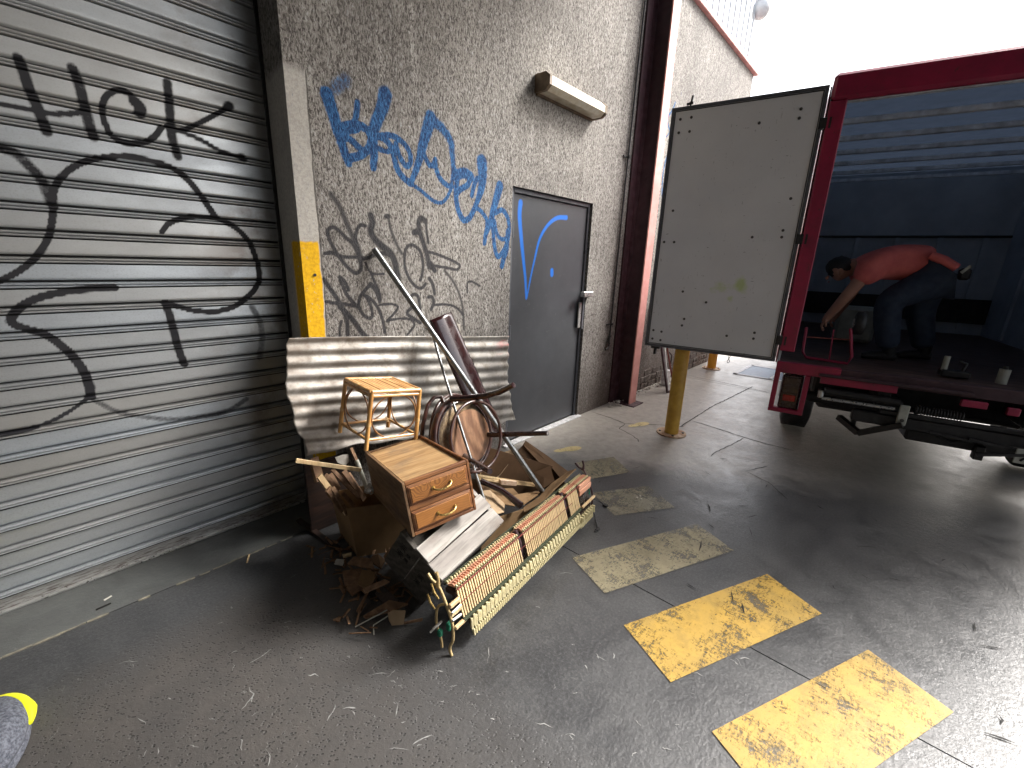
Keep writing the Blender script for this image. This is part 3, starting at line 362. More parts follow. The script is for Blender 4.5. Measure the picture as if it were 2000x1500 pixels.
M['bamboo_x']=wood('honey_bamboo_rail',(.66,.37,.13),(.50,.25,.075),8,'X',.3,coat=.3)
M['slattop']=wood('split_bamboo_slat',(.58,.33,.12),(.42,.21,.07),12,'Y',.4)
M['wrap']=simple('rattan_wrapping',(.68,.47,.22),(.5,.3,.12),scale=60,rough=.5)
M['twig']=wood('dark_bent_cane',(.30,.15,.05),(.2,.09,.03),8,'Z',.4)
M['oak']=m_oak('figured_oak',(.33,.135,.032),(.15,.055,.013),True);M['oak2']=m_oak('plain_oak',(.34,.14,.034),(.22,.085,.02))
M['oakdark']=wood('dark_oak_frame',(.24,.10,.035),(.15,.055,.018),10,'X',.45)
M['pine']=wood('stained_pine_top',(.44,.28,.13),(.34,.20,.085),5,'X',.55,stain=(.15,.11,.075))
M['oakside']=wood('dull_oak_side',(.20,.115,.055),(.13,.07,.032),5,'Y',.6,stain=(.08,.045,.025))
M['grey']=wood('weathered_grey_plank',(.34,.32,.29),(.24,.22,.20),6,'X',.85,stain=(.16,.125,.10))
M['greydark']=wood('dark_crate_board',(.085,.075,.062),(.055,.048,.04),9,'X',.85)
M['lacq']=simple('dark_mahogany_lacquer',(.024,.007,.007),(.014,.004,.005),scale=5,rough=.22,bs=.04,coat=.6)
M['lacqwood']=wood('worn_dark_bentwood',(.065,.022,.014),(.035,.012,.009),10,'Z',.35,coat=.3)
M['endgrain']=simple('bare_end_grain',(.60,.46,.34),(.45,.3,.2),scale=60,rough=.8)
M['discwood']=wood('walnut_veneer_disc',(.30,.16,.085),(.17,.08,.04),7,'Z',.5)
M['brass']=simple('aged_brass',(.62,.45,.17),(.35,.24,.09),scale=50,rough=.32,metal=.9,bs=.1)
M['casting']=simple('yellowed_cast_iron',(.50,.38,.19),(.36,.26,.12),scale=40,rough=.5,metal=.3,bs=.1)
M['card']=m_card('brown_cardboard',(.26,.165,.085));M['cardl']=m_card('pale_cardboard',(.40,.29,.18));M['cardd']=m_card('dark_cardboard',(.12,.07,.038))
M['ink']=simple('black_print',(.015,.013,.012),scale=30,rough=.8)
M['maple']=wood('pale_maple',(.66,.50,.28),(.55,.38,.2),6,'Z',.5)
M['maplered']=wood('pinkish_beech',(.66,.35,.23),(.55,.26,.16),8,'X',.5)
M['felt']=simple('cream_hammer_felt',(.62,.56,.34),(.48,.42,.24),scale=60,rough=.95)
M['greenfelt']=simple('dark_green_felt',(.035,.042,.018),(.02,.026,.012),scale=60,rough=1)
M['green']=simple('bright_green_felt',(.01,.16,.09),scale=60,rough=1)
M['redfelt']=simple('dark_red_cord',(.16,.025,.02),scale=60,rough=.9)
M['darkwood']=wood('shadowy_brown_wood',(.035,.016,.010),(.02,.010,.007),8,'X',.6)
M['bolt']=simple('dark_bolt_head',(.10,.095,.09),scale=40,rough=.4,metal=.6)
M['lampwhite']=simple('yellowed_lamp_diffuser',(.66,.62,.52),(.52,.44,.30),scale=14,rough=.4)
M['lampbrown']=simple('dirty_lamp_base',(.20,.14,.08),(.10,.07,.045),scale=14,rough=.6)
M['debris']=simple('splintered_brown_wood',(.24,.14,.075),(.12,.065,.035),scale=30,rough=.85)
M['paper']=simple('pale_scrap',(.55,.53,.48),(.42,.38,.32),scale=30,rough=.9)
M['filler']=simple('yellowed_cement_edge',(.22,.20,.15),(.12,.115,.10),scale=40,rough=.9)
M['scr']=simple('pale_scratch',(.33,.33,.32),scale=40,rough=.8)
M['grey_int']=simple('blue_grey_lorry_lining',(.48,.53,.58),(.38,.42,.47),scale=3,rough=.5,bs=.05)
M['bow']=simple('aluminium_roof_bow',(.80,.84,.88),scale=10,rough=.45,metal=.3)
M['roofskin']=simple('blue_translucent_roof_sheet',(.10,.13,.20),scale=4,rough=.6)
_t=M['roofskin'].node_tree;_tr=_t.nodes.new('ShaderNodeBsdfTranslucent');_tr.inputs[0].default_value=(.20,.235,.29,1);_mx=_t.nodes.new('ShaderNodeMixShader');_mx.inputs[0].default_value=.42;_t.links.new(_t.nodes['Principled BSDF'].outputs[0],_mx.inputs[1]);_t.links.new(_tr.outputs[0],_mx.inputs[2]);_t.links.new(_mx.outputs[0],_t.nodes['Material Output'].inputs[0])  # translucent share added to brighten the load space
M['bed']=wood('dirty_lorry_bed',(.12,.07,.055),(.07,.045,.038),8,'X',.6)
M['skin']=simple('skin',(.42,.22,.15),(.36,.17,.12),scale=12,rough=.55)
M['shirt']=simple('coral_hi_vis_shirt',(.72,.17,.15),(.58,.12,.11),scale=8,rough=.8)
M['trouser']=simple('navy_work_trousers',(.03,.045,.075),(.02,.03,.055),scale=10,rough=.85)
M['hair']=simple('black_hair',(.012,.011,.012),scale=60,rough=.6)
M['lampred']=simple('red_tail_lens',(.42,.015,.015),scale=20,rough=.2)
M['lampdark']=simple('dark_tail_lens',(.04,.02,.022),scale=20,rough=.25)
M['plate']=simple('pale_plate',(.42,.42,.36),(.3,.3,.25),scale=12,rough=.6)
M['knit']=simple('grey_knit_upper',(.035,.04,.055),(.14,.15,.18),scale=110,rough=.95,bs=.6)
M['neon']=simple('neon_yellow_rubber',(.75,.78,.02),(.68,.70,.02),scale=10,rough=.45)
M['tin']=simple('white_painted_steel',(.70,.72,.72),scale=6,rough=.5)
M['light_blocker']=simple('dark_blocker_surface',(.10,.10,.10),scale=3,rough=.7)  # kept dark so the unseen blockers bounce little light
M['redox']=simple('red_oxide_frame',(.30,.08,.06),scale=10,rough=.6)

# ---------------- floor ----------------
def rect(x0,x1,y0,y1,z,n=1):
    b=MB();b.add([(x0,y0,z),(x1,y0,z),(x1,y1,z),(x0,y1,z)],[(0,1,2,3)]);return b
fl=build('floor',rect(-40,160,-120,120,-.03),M['crack'],kind='structure')
def slab(x0,x1,y0,y1,z0=-.028,z1=0): 
    b=MB();b.box(((x0+x1)/2,(y0+y1)/2,(z0+z1)/2),(x1-x0,y1-y0,z1-z0));return b
g=.0028
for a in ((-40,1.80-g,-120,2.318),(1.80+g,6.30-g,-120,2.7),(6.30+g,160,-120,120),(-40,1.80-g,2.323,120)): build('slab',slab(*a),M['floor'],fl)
def ribbon(pts,w,z,seedv=0,jit=.3):
    r=random.Random(seedv);P=[];
    for i in range(len(pts)-1):
        a=np.array(pts[i]);b=np.array(pts[i+1]);n=max(2,int(np.linalg.norm(b-a)/.04))
        for k in range(n): P.append(a+(b-a)*k/n+np.array((r.uniform(-1,1),r.uniform(-1,1)))*.004)
    P.append(np.array(pts[-1]));L=[];Rr=[]
    for i,p in enumerate(P):
        t=P[min(i+1,len(P)-1)]-P[max(i-1,0)];t/=np.linalg.norm(t)+1e-9;nn=np.array((-t[1],t[0]))*w*.5*(1+jit*r.uniform(-1,1))*(.25 if i in (0,len(P)-1) else 1)
        L.append((*(p+nn),z));Rr.append((*(p-nn),z))
    b=MB();n=len(P);b.add(L+Rr,[(i,i+n,i+n+1,i+1) for i in range(n-1)]);return b
for i,c in enumerate(DATA['CRACKS']): build('crack',ribbon(c,(.008,.007,.009,.006,.005,.005,.010,.010,.006)[i],.0025,i),M['crack'],fl)
# slightly rough joint filler edge in front of the shutter (yellowed cement)
jf=MB()
for i in range(26):
    x=-1.0+i*.078;w=random.uniform(.004,.012)
    if random.random()<.75: jf.box((x+.04,2.316+random.uniform(-.004,.004),.003),(random.uniform(.04,.09),w,.005),Matrix.Rotation(random.uniform(-.05,.05),3,'Z'))
build('joint_filler',jf,M['filler'],fl)
# painted marks
def poly_sheet(name,pts,z,mat,label,cat,group=None):
    b=MB();b.add([(*p,z) for p in pts],[tuple(range(len(pts)))]);return solid(name,b,mat,label,cat,group)
ST=DATA['STRIPES']
def para(a,b,c): a,b,c=map(np.array,(a,b,c));return [tuple(a),tuple(b),tuple(c),tuple(c+a-b)]
a=ST['a'];A0,A1=np.array(a[0]),np.array(a[1]);dirn=(np.array(ST['b'][2])-np.array(ST['b'][1]));dirn/=np.linalg.norm(dirn)
gp='hatched yellow floor bars'
poly_sheet('floor_marking',[tuple(A0),tuple(A1),(1.20,-.06),(1.324,.195)],.004,M['yfloor'],'large worn yellow bar painted on the floor nearest the camera, bottom right','floor marking',gp)
poly_sheet('floor_marking',[tuple(p) for p in ST['b']],.004,M['yfloor'],'bright yellow floor bar crossed by the dark joint, second from the camera','floor marking',gp)
poly_sheet('floor_marking',[tuple(p) for p in ST['c']],.004,M['yfaint'],'dirty faded yellow bar just right of the piano action','floor marking',gp)
poly_sheet('floor_marking',para(*ST['d']),.004,M['ygrey'],'small greyed floor bar with a chalky right end, beyond the piano action','floor marking',gp)
poly_sheet('floor_marking',para(*ST['e']),.004,M['yfaint'],'farthest pale tan floor bar behind the forked end of the piano action','floor marking',gp)
def footprint(c,ang,label):
    P=[]
    for i in range(28):
        t=2*math.pi*i/28;x=.135*math.cos(t);y=.045*math.sin(t)*(1+.22*math.cos(t))*(1-.32*math.exp(-((x+.035)/.035)**2));P.append((x,y))
    ca,sa=math.cos(ang),math.sin(ang);poly_sheet('footprint_marking',[(c[0]+x*ca-y*sa,c[1]+x*sa+y*ca) for x,y in P],.0045,M['foot'],label,'footprint marking','yellow footprints on the floor')
footprint((2.91,1.905),-.45,'yellow shoe print painted on the floor close to the dark door')
footprint((3.93,1.75),-.35,'yellow shoe print painted on the floor left of the bollard foot')
bay=poly_sheet('parking_marking',[(7.10,1.72),(7.95,1.70),(8.0,.2),(7.25,.3)],.004,M['bluebay'],'blue painted bay with white lines on the far concrete between panel and lorry','floor marking')
wl=MB()
for q in ([(7.06,1.75),(7.99,1.73),(7.99,1.67),(7.06,1.69)],[(7.06,1.75),(7.12,1.75),(7.3,.25),(7.24,.25)],[(7.93,1.7),(7.99,1.7),(8.04,.2),(7.98,.2)],[(7.13,1.28),(7.97,1.25),(7.97,1.21),(7.13,1.24)],[(7.18,.8),(7.99,.77),(7.99,.73),(7.18,.76)]): wl.add([(*p,.008) for p in q],[(0,1,2,3)])
build('white_line',wl,M['whitebay'],bay)

# ---------------- building wall with door opening ----------------
WY=2.33
DX0,DX1,DZ=2.572,3.682,2.078
wall=thing('roughcast_wall','rough grey rendered wall with blue and black graffiti around the dark steel door','wall',(2.7,WY,0))
def wall_grid(x0,x1,z0,z1,st,hole=None,attrs=()):
    nx=int(round((x1-x0)/st));nz=int(round((z1-z0)/st));xs=np.linspace(x0,x1,nx+1);zs=np.linspace(z0,z1,nz+1)
    X,Z=np.meshgrid(xs,zs);V=np.stack([X.ravel(),np.full(X.size,WY),Z.ravel()],1)
    ii,jj=np.meshgrid(np.arange(nx),np.arange(nz));ii=ii.ravel();jj=jj.ravel()
    cx=(xs[ii]+xs[ii+1])/2;cz=(zs[jj]+zs[jj+1])/2
    if hole is not None:
        keep=~((cx>hole[0])&(cx<hole[1])&(cz<hole[2]));ii=ii[keep];jj=jj[keep]
    F=np.stack([jj*(nx+1)+ii,jj*(nx+1)+ii+1,(jj+1)*(nx+1)+ii+1,(jj+1)*(nx+1)+ii],1)
    return V,F
def np_mesh(name,V,F,mat,parent,smooth=False):
    off=np.array(parent.matrix_world.translation) if parent else np.zeros(3)
    me=bpy.data.meshes.new(name);me.vertices.add(len(V));me.vertices.foreach_set('co',(V-off).astype(np.float32).ravel())
    me.loops.add(F.size);me.loops.foreach_set('vertex_index',F.astype(np.int32).ravel());me.polygons.add(len(F));me.polygons.foreach_set('loop_start',np.arange(0,F.size,4,dtype=np.int32))
    try: me.polygons.foreach_set('loop_total',np.full(len(F),4,dtype=np.int32))
    except Exception: pass
    me.polygons.foreach_set('use_smooth',np.full(len(F),smooth));me.materials.append(mat);me.update(calc_edges=True);me.validate()
    o=mkobj(name,me);o.parent=parent;return o
stp=.0074
x0=.992;x1=x0+stp*round((4.60-x0)/stp)
hx0=x0+stp*round((DX0-x0)/stp);hx1=x0+stp*round((DX1-x0)/stp);hz=stp*round(DZ/stp);zt=stp*round(3.3/stp)
V,F=wall_grid(x0,x1,0,zt,stp,(hx0,hx1,hz))
o=np_mesh('render_face',V,F,M['stucco'],wall)
XZ=V[:,[0,2]];set_attr(o,'blue',strokes_mask(XZ,DATA['WBLUE']));set_attr(o,'black',strokes_mask(XZ,DATA['WBLACK']))
V,F=wall_grid(x1,x1+.012*60,0,.012*348,.012)
o=np_mesh('render_face',V,F,M['stucco'],wall);set_attr(o,'blue',strokes_mask(V[:,[0,2]],DATA['WBLUE']))
b=MB()
b.add([(x0,WY,zt),(x1,WY,zt),(x1,WY,4.6),(x0,WY,4.6)],[(0,1,2,3)])                 # upper part of the same plane
XE=7.73;xw=x1+.72
b.add([(xw,WY,0),(XE,WY,0),(XE,WY,4.176),(xw,WY,4.176)],[(0,1,2,3)])
b.add([(x1,WY,4.176),(XE,WY,4.176),(XE,WY,4.27),(x1,WY,4.27)],[(0,1,2,3)])
b.add([(XE,WY,0),(XE,WY+6,0),(XE,WY+6,4.27),(XE,WY,4.27)],[(0,1,2,3)])
b.add([(x0,WY,0),(x0,WY,4.6),(x0+.034,2.78,4.6),(x0+.034,2.78,0)],[(0,1,2,3)])      # jamb beside the shutter
for xx,sg in ((hx0,1),(hx1,-1)): b.add([(xx,WY,0),(xx,WY+.30,0),(xx,WY+.30,hz),(xx,WY,hz)],[(0,1,2,3)])
b.add([(hx0,WY,hz),(hx1,WY,hz),(hx1,WY+.3,hz),(hx0,WY+.3,hz)],[(0,1,2,3)])
b.add([(x0,WY+.45,0),(XE,WY+.45,0),(XE,WY+.45,4.6),(x0,WY+.45,4.6)],[(0,1,2,3)])
build('wall_body',b,M['stucco'],wall)
cp=MB();cp.box(((4.7+XE)/2+.02,WY+.06,4.30),(XE-4.7+.1,.22,.06),bev=.006);build('coping',cp,M['pink'],wall)
# rubble base stones beyond the column
for i in range(26):
    x=4.72+i*.115+random.uniform(-.02,.02);s=random.uniform(.5,1)
    for j in range(3 if i%2 else 2):
        b=MB();b.box((x,WY-.004+random.uniform(0,.006),.04+j*.085),(random.uniform(.08,.13),.02*s,random.uniform(.05,.08)),Matrix.Rotation(random.uniform(-.15,.15),3,'Y'),bev=.008);build('stone',b,M['stucco'],wall)
# ---------------- shutter ----------------
SY=2.646
sh=thing('roller_shutter','big galvanised steel roller shutter tagged with black spray paint, left of the wall','shutter',(0,SY,0))
prof=[(0,.045),(.004,.045),(.0048,-.004),(.0085,-.010),(.012,-.008),(.0145,.008),(.017,-.008),(.0215,-.012),(.0255,-.006),(.0265,.045),(.0352,.045),(.0362,.001),(.046,0),(.055,0),(.064,0),(.073,0),(.082,0),(.091,0),(.0995,0)]
xs=np.arange(-1.4,1.045,.0065)
for kk in range(-1,33):
    z0=.0628+.1005*(kk) if kk>=0 else -.036
    pr=np.array(prof if kk>=0 else [(.036,0),(.05,0),(.07,0),(.085,0),(.0985,0)])
    X,Z=np.meshgrid(xs,pr[:,0]+z0);Y=np.repeat((SY+pr[:,1])[:,None],len(xs),1)
    dent=.004*np.sin(X*3.1+kk*1.7)*np.sin(X*7+kk);Y=Y+dent*.35
    V=np.stack([X.ravel(),Y.ravel(),Z.ravel()],1);nx=len(xs)-1;nz=len(pr)-1
    ii,jj=np.meshgrid(np.arange(nx),np.arange(nz));ii=ii.ravel();jj=jj.ravel()
    F=np.stack([jj*(nx+1)+ii,jj*(nx+1)+ii+1,(jj+1)*(nx+1)+ii+1,(jj+1)*(nx+1)+ii],1)
    o=np_mesh('slat',V,F,M['shutter'],sh,True);set_attr(o,'black',strokes_mask(V[:,[0,2]],DATA['SHUTTER']));set_attr(o,'groove_shade',np.repeat((pr[:,1]>.004).astype(float),len(xs)))
b=MB();b.box((-.2,SY-.004,.006),(2.5,.03,.010),bev=.002);build('bottom_rail',b,M['steel'],sh)
b=MB();b.box((1.012,SY-.045,1.8),(.03,.012,3.6));b.box((1.022,SY-.02,1.8),(.012,.05,3.6));build('guide_rail',b,M['chassis'],sh)
b=MB();b.add([(-1.6,SY+.03,-.01),(1.1,SY+.03,-.01),(1.1,SY+.03,4.6),(-1.6,SY+.03,4.6)],[(0,1,2,3)]);build('backing',b,M['black'],sh)
# unseen walls and roof added to block light from the dock
b=MB();b.box((-1.75,-1.0,2.28),(.3,7.6,4.56));solid('side_wall',b,M['light_blocker'],'unseen dark wall left of the roller shutter, added to block light','wall')
b=MB();b.box((1.15,-1.0,4.62),(5.8,7.8,.12));solid('light_blocker',b,M['light_blocker'],'unseen dark roof added above the loading dock to shade it','light_blocker')
b=MB();b.box((-.2,-4.9,2.28),(3.4,.3,4.56));solid('rear_blocker',b,M['light_blocker'],'unseen dark wall behind the camera, added to block light','wall')
# ---------------- door ----------------
dr=thing('steel_door','dark charcoal steel door with a blue spray painted V and steel lock','door',((DX0+DX1)/2,2.37,0))
FY=2.352;b=MB();fw=.032
b.box((hx0+.012+fw/2,FY+.03,hz/2),(fw,.06,hz-.004),bev=.003);b.box((hx1-.004-fw/2,FY+.03,hz/2),(fw,.06,hz-.004),bev=.003);b.box(((hx0+hx1)/2+.004,FY+.03,hz-.004-fw/2),(hx1-hx0-.018-2*fw,.06,fw),bev=.003);build('door_frame',b,M['frame'],dr)
LY=2.366;nx=150;nz=280;lx0,lx1=hx0+.012+fw+.005,hx1-.004-fw-.005;lz1=hz-.004-fw-.006
xs_=np.linspace(lx0,lx1,nx+1);zs_=np.linspace(.022,lz1,nz+1);X,Z=np.meshgrid(xs_,zs_);V=np.stack([X.ravel(),np.full(X.size,LY),Z.ravel()],1);ii,jj=np.meshgrid(np.arange(nx),np.arange(nz));ii=ii.ravel();jj=jj.ravel()
F=np.stack([jj*(nx+1)+ii,jj*(nx+1)+ii+1,(jj+1)*(nx+1)+ii+1,(jj+1)*(nx+1)+ii],1)
kd=NT('charcoal_door_leaf');n_=kd.noise(kd.pos,4,5,.6);c_=kd.mix(kd.rng(n_,.3,.7),(.062,.065,.072),(.046,.048,.053));sc=kd.rng(kd.noise(kd.map(kd.pos,(2,1,5)),9,5,.75),.62,.7);c_=kd.mix(kd.math('MULTIPLY',sc,.3),c_,(.16,.15,.15))
a_=kd.attr('blue');a2=kd.rng(kd.math('ADD',a_,kd.math('MULTIPLY',kd.math('SUBTRACT',kd.noise(kd.pos,90,3),.5),.35)),.15,.8);c_=kd.mix(a2,c_,(.02,.14,.52))
o=np_mesh('door_leaf',V,F,kd.fin(c_,kd.rng(n_,.3,.7,.3,.42),0,n_,.04,.004,.5),dr);set_attr(o,'blue',strokes_mask(V[:,[0,2]],DATA['DBLUE']))
b=MB();b.box(((lx0+lx1)/2,LY+.03,(lz1+.022)/2),(lx1-lx0+.0,.05,lz1-.022));build('door_core',b,M['darkdoor'],dr)
b=MB();b.box(((DX0+DX1)/2,LY+.12,1.05),(1.15,.01,2.15));build('backing',b,M['black'],dr)
for z in (1.78,.98,.22):
    b=MB();b.tube([(lx0-.004,LY-.008,z-.06),(lx0-.004,LY-.008,z+.06)],.009,8);build('hinge',b,M['frame'],dr)
b=MB();b.box(((hx0+hx1)/2,2.325,.007),(hx1-hx0+.06,.07,.013),bev=.003);solid('threshold_strip',b,M['whitebay'],'white painted threshold strip along the foot of the dark door','threshold')
b=MB();b.box((3.655,2.30,1.262),(.165,.045,.05),bev=.006);lk=build('rim_lock',b,M['steel'],dr);b=MB();b.disc((3.605,2.276,1.262),(0,-1,0),.014,.004,16);build('key_hole',b,M['black'],lk)
b=MB();b.box((3.655,2.276,1.262),(.07,.003,.028));build('lock_ridge',b,M['steel'],lk)
b=MB();b.box((3.618,2.345,1.06),(.05,.012,.25),bev=.004);hp=build('lock_plate',b,M['steel'],dr)
b=MB();b.tube([(3.62,2.34,1.075),(3.62,2.285,1.075),(3.60,2.27,1.075),(3.50,2.27,1.08)],[.011,.011,.011,.008],10);build('door_handle',b,M['steel'],hp)
b=MB();b.box((3.64,2.338,.93),(.02,.01,.05),bev=.003);build('strike',b,M['steel'],hp)
b=MB();b.box((3.66,2.336,1.10),(.028,.012,.36),bev=.002);build('guard_strip',b,M['frame'],dr)
# ---------------- column, conduit, lamp ----------------
col=thing('steel_column','red oxide steel I-beam column standing against the rendered wall','column',(4.53,2.2,0))
b=MB();b.box((4.52,2.126,2.3),(.155,.014,4.6),bev=.001);build('front_flange',b,M['pink'],col)  # lit face of the column, brightness put into a paler colour
b=MB();b.box((4.52,2.22,2.3),(.012,.172,4.6));build('web',b,M['maroon'],col)  # same steel in shade, painted darker than the front flange
b=MB();b.box((4.52,2.314,2.3),(.155,.014,4.6));build('rear_flange',b,M['maroon'],col)
b=MB();b.box((4.52,2.17,.006),(.24,.26,.012),bev=.002);build('base_plate',b,M['maroon'],col)
for i,(bx,bw) in enumerate(((4.37,.13),)):
    b=MB();b.box((bx+.02,2.318,2.3),(bw,.016,4.6));build('cover_strip',b,M['maroon'],col)
cd=thing('wall_conduit','thin dark conduit running down the wall left of the column, hooked at its foot','conduit',(4.2,2.32,.6))
b=MB();b.tube([(4.285,2.312,4.6),(4.24,2.312,3.1),(4.21,2.312,2.0),(4.195,2.312,.90),(4.195,2.312,.70),(4.185,2.308,.672),(4.16,2.305,.665),(4.12,2.305,.66)],.009,8);build('pipe',b,M['black'],cd)
for z,x in ((2.56,4.215),(.93,4.195)):
    b=MB();b.box((x-.03,2.318,z),(.09,.012,.012));b.tube([(x,2.30,z-.012),(x,2.30,z+.012)],.015,8);build('clamp',b,M['black'],cd)
b=MB();b.tube([(4.195,2.31,.80),(4.175,2.305,.78),(4.17,2.305,.74),(4.19,2.308,.72)],.014,8);build('joint_lump',b,M['black'],cd)
lp=thing('wall_lamp','yellowed fluorescent batten lamp fixed on the wall above the door','lamp',(3.2,2.25,2.8))
b=MB();hw=.042
sec=[(2.33,2.735),(2.235,2.735),(2.195,2.765),(2.195,2.815),(2.235,2.845),(2.33,2.845)]
b.add([(2.80,y,z) for y,z in sec]+[(3.56,y,z) for y,z in sec],[tuple(range(6))[::-1],tuple(range(6,12))]+[(i,(i+1)%6,(i+1)%6+6,i+6) for i in range(6)]);build('diffuser',b,M['lampwhite'],lp)
for x in (2.795,3.565):
    b=MB();b.add([(x-.014,y-.003 if y<2.3 else y,z+(.004 if z>2.79 else -.004)) for y,z in sec]+[(x+.014,y-.003 if y<2.3 else y,z+(.004 if z>2.79 else -.004)) for y,z in sec],[tuple(range(6))[::-1],tuple(range(6,12))]+[(i,(i+1)%6,(i+1)%6+6,i+6) for i in range(6)]);build('end_cap',b,M['lampbrown'],lp)
b=MB();b.box((3.17,2.322,2.79),(.74,.016,.14));build('back_plate',b,M['lampbrown'],lp)
# ---------------- balcony above the far wall ----------------
bal=thing('balcony_railing','white slatted balcony railing above the far wall at the top edge','railing',(6.2,2.4,4.33))
for i in range(15):
    b=MB();b.box((5.0+i*.19,2.42,4.83),(.075,.02,.9));build('slat',b,M['tin'],bal)
b=MB();b.box((6.35,2.42,5.30),(2.9,.05,.05));b.box((6.35,2.42,4.38),(2.9,.05,.05));build('rail',b,M['tin'],bal)
b=MB();b.tube([(7.74,2.40,5.25),(7.74,2.38,5.12),(7.75,2.36,5.03),(7.76,2.34,4.98)],[.03,.13,.12,.05],16);solid('flood_lamp',b,M['tin'],'pale lamp head hanging by the balcony at the top edge','lamp')
# ---------------- bollards ----------------
def bollard(x,y,label,mt,h=1.05,r=.064):
    t=thing('bollard',label,'bollard',(x,y,0),group='yellow steel bollards')
    b=MB();b.tube([(0,0,.012),(0,0,h-.02),(0,0,h)],[r,r,r*.8],28);build('post',b,mt,t,False)
    b=MB();b.disc((0,0,.001),(0,0,1),.135,.012,40);bp=build('base_plate',b,M['rustplate'],t,False)
    b=MB();b.ring((0,0,.014),(0,0,1),r+.002,.006,28,6);build('weld',b,M['rustplate'],t,False)
    for k in range(4):
        a=k*math.pi/2+.5;b=MB();b.disc((.105*math.cos(a),.105*math.sin(a),.012),(0,0,1),.011,.010,6);build('bolt',b,M['bolt'],bp,False)
bollard(3.955,1.425,'yellow steel bollard with round rusty foot plate under the white panel',M['yellow'])
bollard(7.18,2.10,'small distant orange bollard by the end of the far wall',M['orange'],.95)
ch=thing('hanging_chain','grey link chain hanging to the right of the distant bollard','chain',(7.5,1.95,.1))
lk0=None
for i in range(12):
    b=MB();b.ring((0,0,0),(1,0,0),.016,.005,16,6,ry=.028)
    if lk0 is None: lk0=build('link',b,M['pole'],ch,False);lk0.matrix_basis=Matrix.Translation((0,0,.0))
    else: inst(lk0,Matrix.Translation((0,0,.045*i))@Matrix.Rotation(i%2*math.pi/2,4,'Z'),ch)
# steel frames leaning on the far wall
fr=thing('leaning_frames','dark and red steel frames leaning on the far wall behind the bollard','metal frames',(5.5,2.2,0))
for (xa,ya,xb,yb,mt,w) in ((5.28,2.02,5.22,2.30,'maroon',.05),(5.45,2.0,5.32,2.30,'redox',.022),(5.40,2.06,5.36,2.31,'tin',.05)):
    b=MB();b.bar((xa,ya,.003),(xb,yb,1.15),w,.02);build('frame_bar',b,M[mt],fr)
b=MB();b.bar((5.28,2.02,.012),(5.5,1.98,.012),.02,.02);build('frame_bar',b,M['maroon'],fr)
b=MB();b.box((5.62,2.20,.11),(.10,.08,.20));build('white_block',b,M['whitebay'],fr)
b=MB();b.tube([(5.62,2.16,.30),(5.60,2.15,.42),(5.56,2.17,.46)],.009,8);build('hook',b,M['maroon'],fr)
# ================= lorry =================
def RM(d): return np.array(d['R'])
TH=math.radians(10.77);TR=np.array([[math.sin(TH),math.cos(TH),0],[-math.cos(TH),math.sin(TH),0],[0,0,1]])
to=DATA['TRUCK']['o']
lorry=thing('box_lorry','red box lorry standing with its rear open towards the camera, dark load space','lorry',(to[0],to[1],0),TR)
def TB(name,c,d,mat,parent=None,bev=.004,R=None,label=None):
    b=MB();b.box(c,d,R,bev);return build(name,b,M[mat],parent or lorry,False,label=label)
Wd=2.22;Ln=3.75
TB('corner_post',(.05,.03,1.80),(.10,.06,1.74),'red',bev=.006);TB('corner_post',(Wd-.05,.03,1.80),(.10,.06,1.74),'red',bev=.006)
TB('roof_header',(Wd/2,.03,2.755),(Wd,.07,.165),'red',bev=.02)
TB('sill_beam',(.21,.03,.80),(.42,.06,.085),'red',bev=.004)
TB('sill_beam',(.42+(Wd-.42)/2,.04,.795),(Wd-.42,.06,.085),'maroon',bev=.004)
TB('side_wall',(.008,Ln/2+.05,1.81),(.016,Ln,2.03),'grey_int',bev=0);TB('side_wall',(Wd-.008,Ln/2+.05,1.81),(.016,Ln,2.03),'grey_int',bev=0)
TB('side_skin',(-.008,Ln/2+.05,1.8),(.008,Ln,1.95),'red',bev=0)
TB('roof',(Wd/2,Ln/2+.05,2.815),(Wd,Ln,.02),'roofskin',bev=0)
TB('bulkhead',(Wd/2,Ln+.06,1.81),(Wd-.02,.03,2.03),'grey_int',bev=0)
fb=TB('load_floor',(Wd/2,Ln/2+.05,.80),(Wd-.033,Ln,.05),'bed',bev=0)
for i in range(7): TB('roof_bow',(Wd/2,.12+.565*i,2.70),(Wd-.05,.045,.04),'bow',bev=.004)
for i in range(5): TB('batten',(.30+.42*i,Ln+.01,1.45),(.05,.02,1.15),'grey_int',bev=.002)
TB('cross_rail',(Wd/2,Ln+.008,2.02),(Wd-.05,.02,.03),'chassis');TB('cross_rail',(Wd/2,Ln+.006,1.12),(Wd-.05,.03,.30),'chassis')
for i in range(4): TB('side_batten',(.03,.75+.8*i,1.8),(.03,.05,1.9),'grey_int',bev=.002)
for i in range(4): TB('side_batten',(Wd-.03,.75+.8*i,1.8),(.03,.05,1.9),'grey_int',bev=.002)
# tail lamp frame
for c,d in (((.018,.03,.61),(.036,.05,.30)),((.222,.03,.60),(.036,.05,.31)),((.12,.03,.447),(.24,.06,.034))): TB('lamp_guard',c,d,'red',bev=.004)
hl=TB('tail_lamp',(.128,.05,.605),(.135,.06,.28),'lampdark',bev=.01)
TB('lens',(.128,.018,.555),(.085,.01,.05),'lampred',hl,.003);TB('lens',(.128,.018,.66),(.11,.008,.13),'lampdark',hl,.003)
